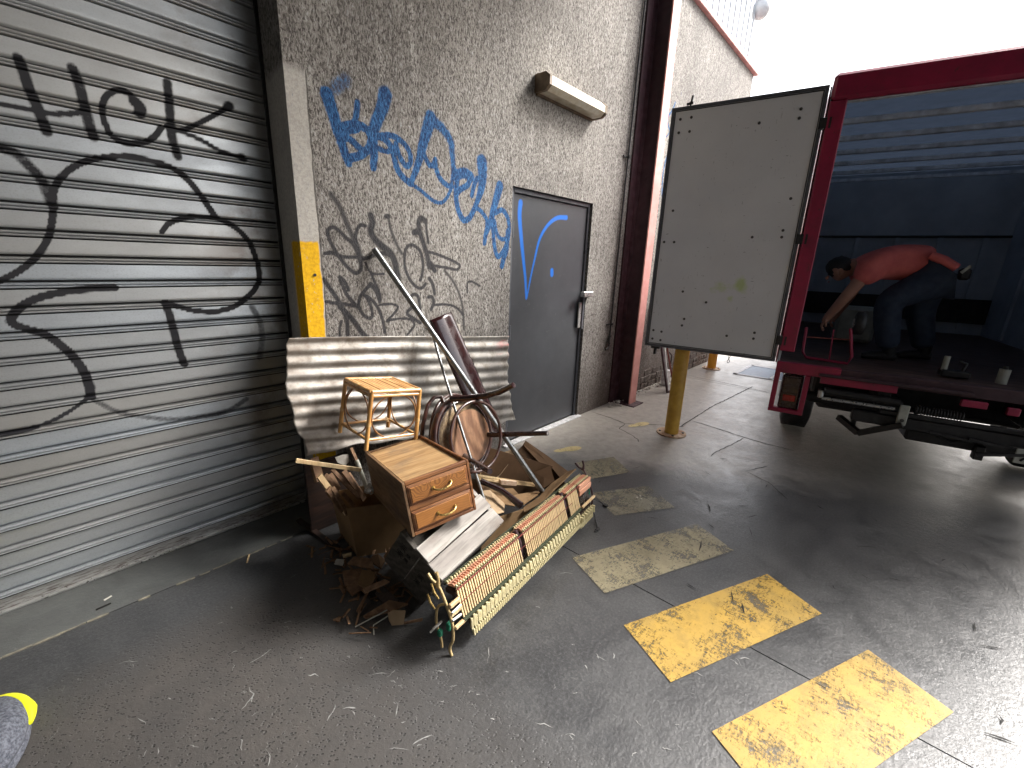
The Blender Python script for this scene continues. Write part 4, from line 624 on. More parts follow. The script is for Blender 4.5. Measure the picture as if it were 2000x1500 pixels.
# tail lift
tl=TB('tread_flap',(.535,.005,.742),(.46,.02,.055),'red',bev=.003)
TB('tread_plate',(.72,-.005,.782),(.86,.05,.02),'maroon',bev=.003)
b=MB();b.tube([(.35,.02,.655),(.80,.02,.650)],.026,14);build('lift_cylinder',b,M['chassis'],lorry,False)
b=MB();b.tube([(.34,.0,.60),(.78,.0,.60)],.012,8);b.tube([(.33,.02,.655),(.33,.02,.60)],.02,8);build('lift_rod',b,M['steel'],lorry,False)
TB('lift_bracket',(.83,-.01,.565),(.055,.02,.15),'plate',bev=.004)
b=MB();b.disc((.83,-.022,.53),(0,-1,0),.012,.008,12);build('bolt',b,M['bolt'],lorry,False)
b=MB();
for i in range(16): b.ring((.90+i*.016,.03,.615),(1,0,0),.03,.005,14,5)
build('lift_spring',b,M['chassis'],lorry,False)
TB('lift_beam',(1.3,.06,.50),(1.5,.08,.09),'chassis',bev=.01);TB('lift_beam',(1.35,.02,.565),(1.3,.03,.03),'chassis',bev=.004)
b=MB();b.bar((.84,-.02,.50),(.62,.05,.36),.05,.04);b.bar((.62,.05,.36),(.5,.2,.42),.04,.04);build('lift_arm',b,M['chassis'],lorry,False)
b=MB();b.bar((1.75,-.02,.50),(1.25,-.03,.38),.025,.02);b.bar((1.2,.0,.47),(1.7,.02,.42),.02,.02);b.bar((1.0,.0,.475),(1.22,.0,.455),.015,.015);build('lift_arm',b,M['chassis'],lorry,False)
TB('reflector_block',(1.17,.0,.715),(.13,.03,.045),'red',bev=.004);TB('reflector_block',(1.36,.0,.70),(.06,.03,.05),'red',bev=.004)
TB('marker_plate',(1.48,-.03,.60),(.09,.01,.09),'plate',bev=.003);pp=TB('marker_plate',(1.49,-.03,.42),(.13,.01,.10),'plate',bev=.003)
b=MB();b.bar((1.455,-.037,.39),(1.50,-.037,.455),.004,.012);b.bar((1.48,-.037,.455),(1.52,-.037,.455),.004,.010);build('painted_numeral',b,M['ink'],pp,False)
for a in (.35,1.87): TB('chassis_rail',(a if a>1 else .72,1.9,.66),(.08,3.6,.16),'chassis',bev=.005)
TB('chassis_rail',(1.5,1.9,.66),(.08,3.6,.16),'chassis',bev=.005)
TB('under_box',(.62,.5,.52),(.55,.35,.16),'chassis',bev=.02);TB('under_box',(.60,.22,.40),(.035,.05,.16),'chassis',bev=.005)
b=MB();b.tube([(.18,.35,.53),(.52,.35,.50)],.045,14);build('exhaust',b,M['chassis'],lorry,False)
TB('under_filler',(1.12,1.75,.62),(2.0,.12,.28),'chassis',bev=.01);TB('under_filler',(1.05,.55,.60),(1.5,.25,.18),'chassis',bev=.02);TB('folded_platform',(1.55,.32,.40),(1.3,.42,.09),'chassis',bev=.015);TB('platform_rib',(1.3,.10,.36),(.05,.06,.10),'chassis');TB('platform_rib',(1.75,.10,.34),(.05,.06,.12),'chassis');TB('mud_flap',(.25,1.62,.42),(.28,.015,.50),'black');TB('mud_flap',(1.97,1.62,.42),(.28,.015,.50),'black');TB('fuel_tank',(1.35,2.6,.45),(.9,.5,.36),'chassis',bev=.06)  # wide dark boxes added to fill bright gaps under the lorry
b=MB();b.tube([(.9,.10,.60),(1.0,.12,.45),(1.15,.1,.40),(1.4,.14,.46),(1.7,.1,.42)],.010,8);build('hose',b,M['black'],lorry,False)
for a0 in (.14,1.84):
    b=MB();b.tube([(a0,1.15,.37),(a0+.02,1.15,.37),(a0+.22,1.15,.37),(a0+.24,1.15,.37)],[.30,.36,.36,.30],28);wh=build('wheel',b,M['black'],lorry,False)
    b=MB();b.disc((a0+.02,1.15,.37),(-1,0,0),.19,.03,24);build('rim',b,M['steel'],wh,False)
b=MB();b.tube([(.3,1.15,.37),(1.9,1.15,.37)],.05,10);build('axle',b,M['chassis'],lorry,False)
b=MB();b.box((1.1,Ln+1.0,1.35),(2.1,1.5,1.9),bev=.12);build('cab',b,M['red'],lorry,False)
for a0 in (.14,1.84):
    b=MB();b.tube([(a0,Ln+1.2,.37),(a0+.02,Ln+1.2,.37),(a0+.2,Ln+1.2,.37),(a0+.22,Ln+1.2,.37)],[.30,.36,.36,.30],28);build('wheel',b,M['black'],lorry,False)
# open rear door leaf hinged on the left post
Hn=np.array((3.972,.690));Fr=np.array((3.812,1.728));zb,ztp=.835,2.775
ux=(Hn-Fr);Lw=np.linalg.norm(ux);ux/=Lw;nrm=np.array((-ux[1],ux[0]));nrm=nrm if nrm[0]<0 else -nrm
Mi=np.array(lorry.matrix_world.inverted())
def loc_pts(b): 
    b.v=[tuple((Mi@np.array((*p,1)))[:3]) for p in b.v];return b
def dpt(u,v,o=0): q=Fr+ux*u+nrm*o;return (q[0],q[1],zb+v)
Hh=ztp-zb;nx,nz=120,220
P=[[dpt(.021+(Lw-.042)*i/nx,.021+(Hh-.042)*j/nz,.004) for i in range(nx+1)] for j in range(nz+1)]
b=MB();b.grid(P,False);UV=[(i/nx*Lw,j/nz*Hh) for j in range(nz+1) for i in range(nx+1)]
leaf=build('door_leaf',loc_pts(b),M['panel'],lorry,False,label='open white door leaf')
uv=np.array(UV);gm=np.zeros(len(uv))
for cu,cv,ru,rv,al in ((.57,.55,.075,.055,.75),(.72,.57,.05,.06,1.0),(.66,.46,.03,.04,.55),(.50,.53,.03,.03,.4)): gm=np.maximum(gm,al*np.exp(-(((uv[:,0]-cu)/ru)**2+((uv[:,1]-cv)/rv)**2)*.9))
set_attr(leaf,'green',gm)
def dbox(name,u0,u1,v0,v1,o0,o1,mat,par=None):
    b=MB();q=[dpt(u,v,o) for u in (u0,u1) for v in (v0,v1) for o in (o0,o1)]
    b.add(q,[(0,1,3,2),(4,6,7,5),(0,4,5,1),(2,3,7,6),(0,2,6,4),(1,5,7,3)]);return build(name,loc_pts(b),M[mat],par or lorry,False)
dbox('leaf_core',.01,Lw-.01,.01,Hh-.01,-.03,.002,'panel')
for a in ((0,.022,0,Hh),(Lw-.022,Lw,0,Hh),(.022,Lw-.022,0,.022),(.022,Lw-.022,Hh-.022,Hh)): dbox('leaf_frame',*a,-.032,.012,'frame')
for a in ((.026,.031,.026,Hh-.026),(Lw-.031,Lw-.026,.026,Hh-.026),(.031,Lw-.031,.026,.031),(.031,Lw-.031,Hh-.031,Hh-.026)): dbox('seal_strip',*a,.003,.010,'black')
rv0=None
for u,v in ((.07,.955),(.15,.957),(.07,.905),(.15,.905),(.86,.935),(.86,.905),(.62,.905),(.06,.47),(.14,.47),(.70,.49),(.89,.515),(.89,.49),(.06,.075),(.13,.072),(.06,.035),(.13,.032),(.64,.085),(.83,.11),(.83,.085),(.30,.14),(.29,.11),(.26,.26),(.10,.60),(.90,.63),(.45,.22)):
    c=dpt(u*Lw,v*Hh,.005)
    if rv0 is None:
        b=MB();b.disc((0,0,0),(0,0,1),.0105,.004,10);rv0=build('rivet',b,M['bolt'],lorry,False);src=rv0
        o=rv0
    else: o=rv0.copy();COL.objects.link(o);o.parent=lorry
    Rn=Vector((nrm[0],nrm[1],0)).to_track_quat('Z','Y').to_matrix().to_4x4()
    o.matrix_basis=Matrix([list(r) for r in Mi])@Matrix.Translation(c)@Rn
for z in (2.537,1.771,1.01): dbox('leaf_hinge',Lw-.02,Lw+.05,z-zb-.035,z-zb+.035,-.02,.02,'chassis')
b=MB();b.bar(dpt(.14,Hh,0),dpt(.15,Hh+.07,0),.02,.015);b.bar(dpt(.16,Hh+.02,0),dpt(.11,Hh+.015,0),.02,.015);build('latch_hook',loc_pts(b),M['chassis'],lorry,False)
b=MB();b.bar(dpt(.10,0,0),dpt(.10,-.07,0),.03,.02);b.bar(dpt(.06,-.01,0),dpt(.14,-.01,0),.02,.02);build('latch_hook',loc_pts(b),M['chassis'],lorry,False)
# straps in the load space
b=MB();b.tube([(.07,.5,2.4),(.10,.5,1.9),(.12,.5,1.65),(.10,.5,1.45),(.06,.5,1.38)],.006,6);b.tube([(.05,.6,2.0),(.055,.6,1.6),(.04,.6,1.35)],.008,6);tag(build('hanging_strap',b,M['redox'],None),'thin reddish strap hanging inside the lorry by its left post','strap').matrix_world=lorry.matrix_world.copy()
def in_lorry(name,label,cat): 
    t=thing(name,label,cat);t.matrix_world=lorry.matrix_world.copy();bpy.context.view_layer.update();return t
tr=in_lorry('sack_trolley','red tubular hand trolley lying just inside the lorry','hand trolley')
b=MB();b.tube([(.16,.30,1.10),(.17,.30,.90),(.20,.28,.855),(.48,.28,.845),(.50,.30,.90),(.45,.30,1.12)],.011,8);build('frame_tube',b,M['red'],tr,False)
b=MB();b.bar((.36,.31,.85),(.345,.31,1.10),.04,.008);build('centre_bar',b,M['red'],tr,False)
b=MB();b.tube([(.18,.31,1.02),(.46,.31,1.03)],.005,6);build('cross_bar',b,M['redox'],tr,False)
b=MB();b.tube([(.47,.36,1.16),(.48,.36,1.16),(.53,.36,1.16),(.54,.36,1.16)],[.06,.09,.09,.06],18);w_=build('wheel',b,M['black'],tr,False);b=MB();b.disc((.47,.36,1.16),(-1,0,0),.035,.006,14);build('rim',b,M['steel'],w_,False)
b=MB();b.box((.66,1.9,1.02),(.34,.3,.36),bev=.03);b.box((.52,1.85,1.24),(.10,.2,.10),bev=.02);t=build('pale_sack',b,M['plate'],None);tag(t,'pale bag standing on the lorry floor behind the worker','bag').matrix_world=lorry.matrix_world.copy()
t=in_lorry('lashing_gear','dark metal lashing gear on the lorry floor near the sill','lashing gear')
b=MB();b.box((1.11,.3,.86),(.16,.10,.05),bev=.01);build('ratchet_body',b,M['chassis'],t,False)
b=MB();b.tube([(1.05,.3,.87),(1.05,.3,.98)],.018,8);build('ratchet_handle',b,M['plate'],t,False);b=MB();b.tube([(1.15,.3,.88),(1.16,.3,.94),(1.12,.3,.95)],.010,8);build('ratchet_hook',b,M['chassis'],t,False)
t=in_lorry('white_canister','small pale canister on the lorry floor near the right edge','canister')
b=MB();b.tube([(1.36,.3,.826),(1.36,.3,.93)],.03,14);build('body',b,M['plate'],t,False);b=MB();b.tube([(1.36,.3,.93),(1.36,.3,.95)],.014,10);build('cap',b,M['chassis'],t,False)
# ================= worker =================
wk=in_lorry('person','worker in a coral shirt and navy trousers bending forward inside the lorry','person')
def skinobj(name,pts,edges,rad,mat,parent,sub=2):
    me=bpy.data.meshes.new(name);me.from_pydata(pts,edges,[]);me.materials.append(mat);o=mkobj(name,me)
    o.modifiers.new('skin','SKIN')
    sv_=me.skin_vertices[0].data if me.skin_vertices else None
    if sv_ is None:
        bpy.context.view_layer.objects.active=o;bpy.context.view_layer.update()
    for i,r in enumerate(rad):
        me.skin_vertices[0].data[i].radius=(r,r) if isinstance(r,(int,float)) else r
    me.skin_vertices[0].data[0].use_root=True
    s=o.modifiers.new('sub','SUBSURF');s.levels=sub;s.render_levels=sub
    dg=bpy.context.evaluated_depsgraph_get();dg.update();me2=bpy.data.meshes.new_from_object(o.evaluated_get(dg));me2.materials.clear();me2.materials.append(mat)
    for p in me2.polygons:p.use_smooth=True
    bpy.data.objects.remove(o);o=mkobj(name,me2)
    if parent:o.parent=parent
    return o
H1=(.314,.84,1.13);H2=(.42,1.10,1.12)
pts=[(1.02,.95,1.60),(.85,.95,1.62),(.68,.95,1.63),(.54,.95,1.62),(.45,.94,1.60),(.385,.93,1.585),(.33,.92,1.555),(.285,.91,1.52),
 (.53,.78,1.56),(.43,.76,1.36),(.33,.80,1.16),(.53,1.12,1.56),(.50,1.16,1.36),(.42,1.12,1.17),
 (1.00,.84,1.56),(.72,.80,1.33),(.80,.80,.93),(1.00,1.06,1.56),(.96,1.06,1.28),(1.08,1.06,.93)]
ed=[(0,1),(1,2),(2,3),(3,4),(4,5),(5,6),(6,7),(3,8),(8,9),(9,10),(3,11),(11,12),(12,13),(0,14),(14,15),(15,16),(0,17),(17,18),(18,19)]
rad=[.12,.12,.125,.12,.062,.09,.105,.085,.06,.05,.034,.06,.05,.034,.10,.075,.05,.10,.075,.05]
# fingers
for w_i,base in ((10,(.33,.80,1.16)),(13,(.42,1.12,1.17))):
    bx,by,bz=base;pi=len(pts);pts.append((bx-.02,by+.01,bz-.06));rad.append(.026);ed.append((w_i,pi))
body=skinobj('body',pts,ed,rad,M['skin'],wk)
for sx,(bx,by,bz) in ((-1,(.31,.81,1.10)),(1,(.40,1.13,1.11))):
    hb=MB()
    for f in range(4):
        y=by-.03+f*.02;l=(.055,.068,.064,.05)[f];hb.tube([(bx,y,bz+.01),(bx-.012,y,bz-l*.5),(bx-.004,y,bz-l*.85),(bx+.012,y,bz-l*1.02)],[.009,.0085,.008,.006],8)
    hb.tube([(bx+.005,by+sx*.03,bz+.03),(bx+.012,by+sx*.045,bz+.0),(bx+.018,by+sx*.035,bz-.025)],[.011,.010,.008],8)
    build('hand',hb,M['skin'],wk,False)
spts=[(.97,.95,1.625),(.86,.95,1.64),(.70,.95,1.64),(.56,.95,1.625),(.49,.945,1.61),(.53,.77,1.57),(.485,.755,1.45),(.53,1.13,1.57),(.51,1.155,1.45)]
skinobj('shirt',spts,[(0,1),(1,2),(2,3),(3,4),(3,5),(5,6),(3,7),(7,8)],[(.165,.16),(.16,.16),(.17,.165),(.155,.15),.09,.10,.085,.10,.085],M['shirt'],wk)
# second sleeve end flapping at the hip
b=MB();b.tube([(.90,.80,1.70),(.98,.79,1.66),(1.06,.79,1.60)],[.05,.065,.075],12,flat=.6);build('shirt_tail',b,M['shirt'],wk,False)
tp=[(1.03,.95,1.60),(.93,.95,1.60),(.99,.84,1.50),(.715,.80,1.33),(.75,.80,1.12),(.80,.80,.92),(1.01,1.06,1.50),(.97,1.06,1.28),(1.03,1.06,1.10),(1.08,1.06,.92)]
skinobj('trousers',tp,[(0,1),(0,2),(2,3),(3,4),(4,5),(0,6),(6,7),(7,8),(8,9)],[(.17,.165),(.14,.14),.14,.115,.095,.085,.14,.115,.095,.085],M['trouser'],wk)
for x,y in ((.80,.80),(1.08,1.06)):
    b=MB();b.tube([(x+.06,y,.862),(x-.02,y,.868),(x-.11,y,.858),(x-.17,y,.850)],[.034,.044,.040,.024],12,flat=.9);b.tube([(x+.01,y,.87),(x+.01,y,.96)],[.045,.05],12);build('boot',b,M['black'],wk,False)
b=MB();P=[]
for i in range(13):
    t=math.pi*i/12
    P.append([(.345+.100*math.cos(t)+.006*math.sin(j*2.3+i),.92+.092*math.sin(t)*math.cos(2*math.pi*j/20),1.572+(.095+.006*math.sin(j*3+i*2))*math.sin(t)*math.sin(2*math.pi*j/20)) for j in range(21)])
b.grid(P);hr=build('hair',b,M['hair'],wk,False);hr.data.transform(Matrix.Translation((.0,0,.016)))
b=MB();b.tube([(.275,.885,1.505),(.262,.88,1.49),(.272,.885,1.478)],[.012,.014,.009],8);build('nose',b,M['skin'],wk,False)
for y in (.81,1.02):
    b=MB();b.ring((.345,y,1.545),(0,1,0),.018,.007,14,6,ry=.026);build('ear',b,M['skin'],wk,False)
for y in (.87,.945):
    b=MB();b.disc((.276,y,1.522),(-1,0,-.4),.008,.004,10);build('eye',b,M['ink'],wk,False)
b=MB();b.tube([(.285,.87,1.458),(.282,.89,1.456),(.285,.91,1.458)],.005,6);build('mouth',b,M['redox'],wk,False)
b=MB();b.box((1.13,.80,1.56),(.07,.06,.09),bev=.015);build('tool_pouch',b,M['black'],wk,False);b=MB();b.bar((1.10,.76,1.57),(1.14,.76,1.62),.012,.02);build('pouch_tag',b,M['plate'],wk,False)
# ================= corrugated sheet =================
SH=DATA['SHEET'];TL,TR_,BL,BR=[np.array(SH[k]) for k in ('TL','TR','BL','BR')]
nr=9.2;nv=150;nu=190
P=[]
r_=np.random.default_rng(5)
edgeL=np.interp(np.linspace(0,1,nv+1),np.linspace(0,1,16),r_.normal(0,.006,16));edgeR=np.interp(np.linspace(0,1,nv+1),np.linspace(0,1,24),r_.normal(0,.009,24))
for j in range(nv+1):
    v=j/nv;row=[]
    for i in range(nu+1):
        u=i/nu
        bot=.018*math.sin(u*9)+.010*math.sin(u*41+1)+(.035*max(0,u-.9)/.1)-.03*max(0,.12-u)/.12
        vv=v*(1-bot*1.2) if True else v
        p=(TL*(1-u)+TR_*u)*(1-vv)+(BL*(1-u)+BR*u)*vv
        p=p.copy();p[0]+=-.05*math.sin(math.pi*min(1,v*1.05))*(1-u)**3-.03*math.sin(math.pi*v)*u**4+(1-u)**8*edgeL[j]+u**8*edgeR[j]+.05*u**6*v**5
        ph=vv*nr*2*math.pi;am=.0072*(1-.3*math.sin(u*5+2)**2)
        p[1]+=-am*math.cos(ph)+.012*math.sin(u*4.3+v*3)+.004*math.sin(u*17+v*9)-.02*(1-u)**4*v;p[2]+=.004*math.sin(u*6+v*4)-.02*math.sin(math.pi*u)*v*.3
        row.append(tuple(p))
    P.append(row)
b=MB();b.grid(P);cs=solid('corrugated_sheet',b,M['sheet'],'bent rusty corrugated iron sheet leaning on the wall behind the bamboo stool','metal sheet')
so=cs.modifiers.new('thick','SOLIDIFY');so.thickness=.0015
# ================= bamboo stool =================
D_=DATA['STOOL'];w,d,h=D_['w'],D_['d'],D_['h']
st=thing('bamboo_stool','small square bamboo stool with hooped sides perched above the drawers','stool',D_['o'],D_['R'])
lr=.0112;legs=[(0+lr,0+lr),(w-lr,lr),(lr,d-lr),(w-lr,d-lr)]
for x,y in legs:
    sx=-.006 if x<w/2 else .006;sy=-.006 if y<d/2 else .006
    b=MB();b.tube([(x+sx,y+sy,0),(x+sx*.5,y+sy*.5,h*.5),(x,y,h-.012)],[lr,lr*.95,lr],14);lg=build('leg',b,M['bamboo'],st,False)
    b=MB();b.tube([(x+sx*.55,y+sy*.55,h*.40),(x+sx*.5,y+sy*.5,h*.46)],lr*1.14,14,cap=False);build('wrapping',b,M['wrap'],lg,False)
    b=MB();b.ring((x+sx*.2,y+sy*.2,h*.75),(0,0,1),lr,.0012,14,4);build('node_ring',b,M['twig'],lg,False)
def rail(p,q,r,z,name='rail',node=True):
    b=MB();b.tube([(*p,z),(*q,z)],r,12);rr=build(name,b,M['bamboo_x'],st,False)
    if node:
        m=(np.array(p)+np.array(q))/2;dv=np.array(q)-np.array(p);dv=dv/np.linalg.norm(dv);b=MB();b.tube([(*(m-dv*.012),z),(*(m+dv*.012),z)],r*1.12,12);build('wrapping',b,M['wrap'],rr,False)
c0,c1,c2,c3=[np.array(x) for x in legs]
for p,q in ((c0,c1),(c0,c2),(c1,c3),(c2,c3)):
    rail(p,q,.0105,h-.012);rail(p,q,.009,h-.034);rail(p,q,.0075,.052,'stretcher')
    m=(p+q)/2;dv=(q-p);L_=np.linalg.norm(dv);dv/=L_;nn=(dv[1],-dv[0],0);b=MB();b.ring((m[0],m[1],.052+(h-.095)/2+.005),nn,L_/2-.012,.0042,40,6,ry=(h-.095)/2+.006,ax=(*dv,0));build('hoop',b,M['twig'],st,False)
ns=12;s0=None
for i in range(ns):
    sw=(w-.05)/ns;b=MB();b.box((.025+sw*(i+.5),d/2+.002,h-.008+random.uniform(-.0015,.0015)),(sw*.93,d-.055+random.uniform(-.012,.0),.006),Matrix.Rotation(random.uniform(-.012,.012),3,'Z'),.002);build('slat',b,M['slattop'],st,False)
b=MB()
for i in range(5): b.ring((w-.06,d-.075,.06+i*.006),(0.2*i,0,1),.012,.0016,16,5)
build('cane_coil',b,M['wrap'],st,False)
# ================= two-drawer cabinet =================
D_=DATA['CAB'];w,d,h=D_['w'],D_['d'],D_['h'];tk=.012
cb=thing('drawer_cabinet','small oak two-drawer cabinet with brass handles tilted on top of the pile','cabinet',D_['o'],D_['R'])
def CB(name,c,s,mat,bev=.002,par=None): b=MB();b.box(c,s,None,bev);return build(name,b,M[mat],par or cb,False)
CB('side_panel',(tk/2,d/2,h/2),(tk,d,h),'oakside');CB('side_panel',(w-tk/2,d/2,h/2),(tk,d,h),'oakdark')
CB('top_panel',(w/2,d/2+.008,h-.018),(w-2*tk,d-.02,.008),'pine',.001);CB('bottom_panel',(w/2,d/2,.008),(w-2*tk,d-.01,.008),'oakside');CB('back_panel',(w/2,d-.004,h/2),(w-2*tk,.007,h-.01),'oakside')
CB('front_rail',(w/2,.009,h-.009),(w-2*tk,.018,.018),'oakdark',.003);CB('front_rail',(w/2,.010,h*.50),(w-2*tk,.018,.024),'oakdark',.003);CB('front_rail',(w/2,.009,.008),(w-2*tk,.018,.016),'oakdark',.003)
CB('rim_strip',(tk+.004,d/2,h-.007),(.006,d-.03,.013),'pine',.001)
b=MB();b.box((w-.03,d-.012,h-.004),(.028,.016,.016),None,.003);build('corner_block',b,M['oakdark'],cb,False)
for z0,z1,mt in ((h*.50+.014,h-.020,'oak'),(.018,h*.50-.014,'oak2')):
    zc=(z0+z1)/2;dw=CB('drawer',(w/2,.009,zc),(w-2*tk-.004,.020,z1-z0),'oakdark',.003)
    CB('drawer_face',(w/2,-.003,zc),(w-2*tk-.030,.010,z1-z0-.022),mt,.003,dw)
    CB('moulding',(w/2,-.001,zc),(w-2*tk-.016,.008,z1-z0-.010),'oakdark',.003,dw)
    hx=w/2+.012;b=MB();b.tube([(hx-.042,-.008,zc-.002),(hx-.040,-.022,zc-.004),(hx-.02,-.030,zc-.010),(hx+.005,-.031,zc-.011),(hx+.028,-.028,zc-.007),(hx+.040,-.020,zc+.0),(hx+.042,-.008,zc+.003)],[.006,.0042,.005,.0052,.005,.0042,.006],8)
    for q in (-.042,.042): b.disc((hx+q,-.0078,zc),(0,-1,0),.0085,.003,12)
    build('handle',b,M['brass'],dw,False)
# ================= wooden crate =================
D_=DATA['CRATE'];w,d,h=D_['w'],D_['d'],D_['h'];o=list(D_['o']);o[2]+=.026
cr=thing('wooden_crate','weathered wooden crate with two pale planks on top, tipped beneath the cabinet','crate',o,D_['R'])
def CR(name,c,s,mat,bev=.002,par=None,R=None): b=MB();b.box(c,s,R,bev);return build(name,b,M[mat],par or cr,False)
CR('plank',(w/2,.046,h+.004),(w,.088,.009),'grey');CR('plank',(w/2+.004,.137,h+.005),(w,.082,.009),'grey',R=Matrix.Rotation(.012,3,'Z'))
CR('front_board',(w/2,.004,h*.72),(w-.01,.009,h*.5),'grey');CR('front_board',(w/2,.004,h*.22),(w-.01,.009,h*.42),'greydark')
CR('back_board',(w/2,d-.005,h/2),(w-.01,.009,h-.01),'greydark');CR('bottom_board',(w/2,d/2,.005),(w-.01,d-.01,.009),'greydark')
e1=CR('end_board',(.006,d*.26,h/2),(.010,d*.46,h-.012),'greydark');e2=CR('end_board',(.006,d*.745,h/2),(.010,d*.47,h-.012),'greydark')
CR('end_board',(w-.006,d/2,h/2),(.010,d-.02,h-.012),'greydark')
for y in (.008,d-.008): CR('corner_batten',(.018,y,h/2),(.02,.016,h),'greydark')
CR('top_batten',(.010,d/2,h-.004),(.022,d,.012),'greydark');CR('top_batten',(w-.01,d/2,h-.006),(.022,d,.012),'grey')
CR('gap_strip',(.0,d*.5,h*.42),(.004,.004,h*.5),'grey')
gl=MB()  # illegible brush-stamped characters on the end boards
def gstroke(y0,z0,y1,z1,t=.006): gl.bar((-.0005,y0,z0),(-.0005,y1,z1),.0012,t)
for (yy,zz,s_) in ((.82,.78,.045),(.82,.58,.045),(.66,.72,.026),(.66,.58,.026),(.30,.60,.036),(.30,.42,.036)):
    y=d*yy;z=h*zz
    for a,b_,c_,e_ in ((-.4,.4,.4,.4),(-.45,.1,.45,.12),(0,.5,0,-.5),(-.1,0,-.45,-.45),(.1,0,.45,-.4),(-.35,-.2,.35,-.22)):
        gstroke(y+a*s_,z+b_*s_,y+c_*s_,z+e_*s_,.0035)
build('stamped_characters',gl,M['ink'],e2,False)
# ================= piano action =================
A_=DATA['ACT'];Lx=np.array(A_['L']);Nx=np.array((-Lx[1],Lx[0],0));pa=thing('piano_action','long upright-piano action with rows of pale hammers and sticks lying along the pile','piano action',A_['A'],np.stack([Lx,Nx,(0,0,1)],1))
LN=A_['len']
def PB(name,c,s,mat,bev=0,par=None,R=None): b=MB();b.box(c,s,R,bev);return build(name,b,M[mat],par or pa,False)
def smooth_pts(P,n=5):
    P=[np.array(p,float) for p in P];o=[]
    for i in range(len(P)-1):
        p0=P[max(i-1,0)];p1=P[i];p2=P[i+1];p3=P[min(i+2,len(P)-1)]
        for t in np.linspace(0,1,n)[:-1]: o.append(tuple(.5*((2*p1)+(-p0+p2)*t+(2*p0-5*p1+4*p2-p3)*t*t+(-p0+3*p1-3*p2+p3)*t**3)))
    o.append(tuple(P[-1]));return o
def profile_bar(name,x,pl,wd,th,mat,par=None):
    b=MB()
    b.tube([(x,y,z) for y,z in pl],wd,8,flat=th/wd);return build(name,b,M[mat],par or pa,False)
brs=[]
for x in (0.0,LN):
    o_=MB();o_.tube(smooth_pts([(x,.0,.003),(x,.010,.022),(x,.008,.05),(x,-.006,.085),(x,-.006,.142),(x,.006,.19),(x,.032,.245),(x,.055,.285),(x,.072,.305)]),.0062,8)
    o_.tube([(x,.072,.305),(x,.070,.335),(x,.080,.362)],[.009,.006,.007],8);o_.tube([(x,.072,.303),(x,.105,.312),(x,.128,.332)],[.009,.006,.007],8)
    o_.tube(smooth_pts([(x,.03,.24),(x,.075,.20),(x,.085,.12),(x,.06,.05),(x,.055,.012)]),.0055,8)
    build('bracket',o_,M['casting'] if x==0 else M['maroon'],pa,False)
for x in (.515,.965):
    o_=MB();o_.tube([(x,.03,.05),(x,.02,.15),(x,.03,.22),(x,.06,.28)],.010,8);build('bracket',o_,M['maroon'],pa,False)
yt,zt_,yf,zf=.030,.268,-.008,.152
vec=np.array((yf-yt,zf-zt_));sl=np.linalg.norm(vec);ang=math.atan2(-(yt-yf),(zt_-zf))
Rs=np.array(Matrix.Rotation(ang,3,'X'))
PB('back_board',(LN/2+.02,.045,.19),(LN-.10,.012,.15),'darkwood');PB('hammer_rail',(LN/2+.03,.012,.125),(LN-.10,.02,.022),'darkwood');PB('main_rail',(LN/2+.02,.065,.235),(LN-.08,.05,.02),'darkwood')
b=MB();b.box((0,0,0),(.0066,.006,sl));s0=build('stick',b,M['maple'],pa,False)
b=MB();b.box((0,0,0),(.0085,.034,.008));b.box((0,-.004,.006),(.004,.02,.006));j0=build('jack',b,M['maplered'],pa,False)
b=MB();b.box((0,0,0),(.0065,.010,.013),None,.001);t0=build('felt_tip',b,M['felt'],pa,False)
b=MB();b.box((0,-.002,.004),(.0094,.020,.046),None,.0015);b.box((0,.012,.004),(.005,.010,.03));h0=build('hammer',b,M['felt'],pa,False)
b=MB();b.box((0,0,0),(.004,.008,.07));k0=build('hammer_shank',b,M['darkwood'],pa,False)
xs_l=[.062+.0146*i for i in range(30)]+[.540+.0146*i for i in range(28)]+[.985+.0135*i for i in range(9)]
first=True
def place(src,Mx,fst):
    if fst: src.matrix_basis=Mx;return src
    return inst(src,Mx,pa)
for i,x in enumerate(xs_l):
    jt=random.uniform(-.0012,.0012);T=Matrix.Translation;RX=lambda a:Matrix.Rotation(a,4,'X')
    place(s0,T((x,(yt+yf)/2+jt,(zt_+zf)/2))@RX(ang)@Matrix.Rotation(random.uniform(-.012,.012),4,'Y'),i==0)
    place(j0,T((x,.058+jt,.272))@RX(-.2+random.uniform(-.05,.05)),i==0)
    place(t0,T((x,.034+jt,.279+random.uniform(-.001,.001)))@RX(.3),i==0)
    inst(t0,T((x,.083+jt*2,.272+random.uniform(-.002,.002)))@RX(-.3),pa)
for i in range(11):
    x=LN-.155+.0135*i;inst(j0,Matrix.Translation((x,.058,.272))@Matrix.Rotation(-.2,4,'X'),pa);inst(t0,Matrix.Translation((x,.034,.279))@Matrix.Rotation(.3,4,'X'),pa);inst(t0,Matrix.Translation((x,.083,.272))@Matrix.Rotation(-.3,4,'X'),pa)
xh=[.095+.0139*i for i in range(84)];r2=random.Random(4)
for i,x in enumerate(xh):
    if x>LN-.03: break
    right=x>1.06;tw=(-.5 if x<.52 else .10 if x<.95 else .25)+r2.uniform(-.05,.05)
    tilt=-.25+(r2.uniform(.15,.5) if right else r2.uniform(-.04,.04));
    place(h0,T((x,-.022-(.01 if right else 0),.105-(.018 if right else 0)+(.006 if i%2 else -.004)))@Matrix.Rotation(tw,4,'Z')@RX(tilt),i==0)
    place(k0,T((x,.0,.128))@RX(-.5),i==0)
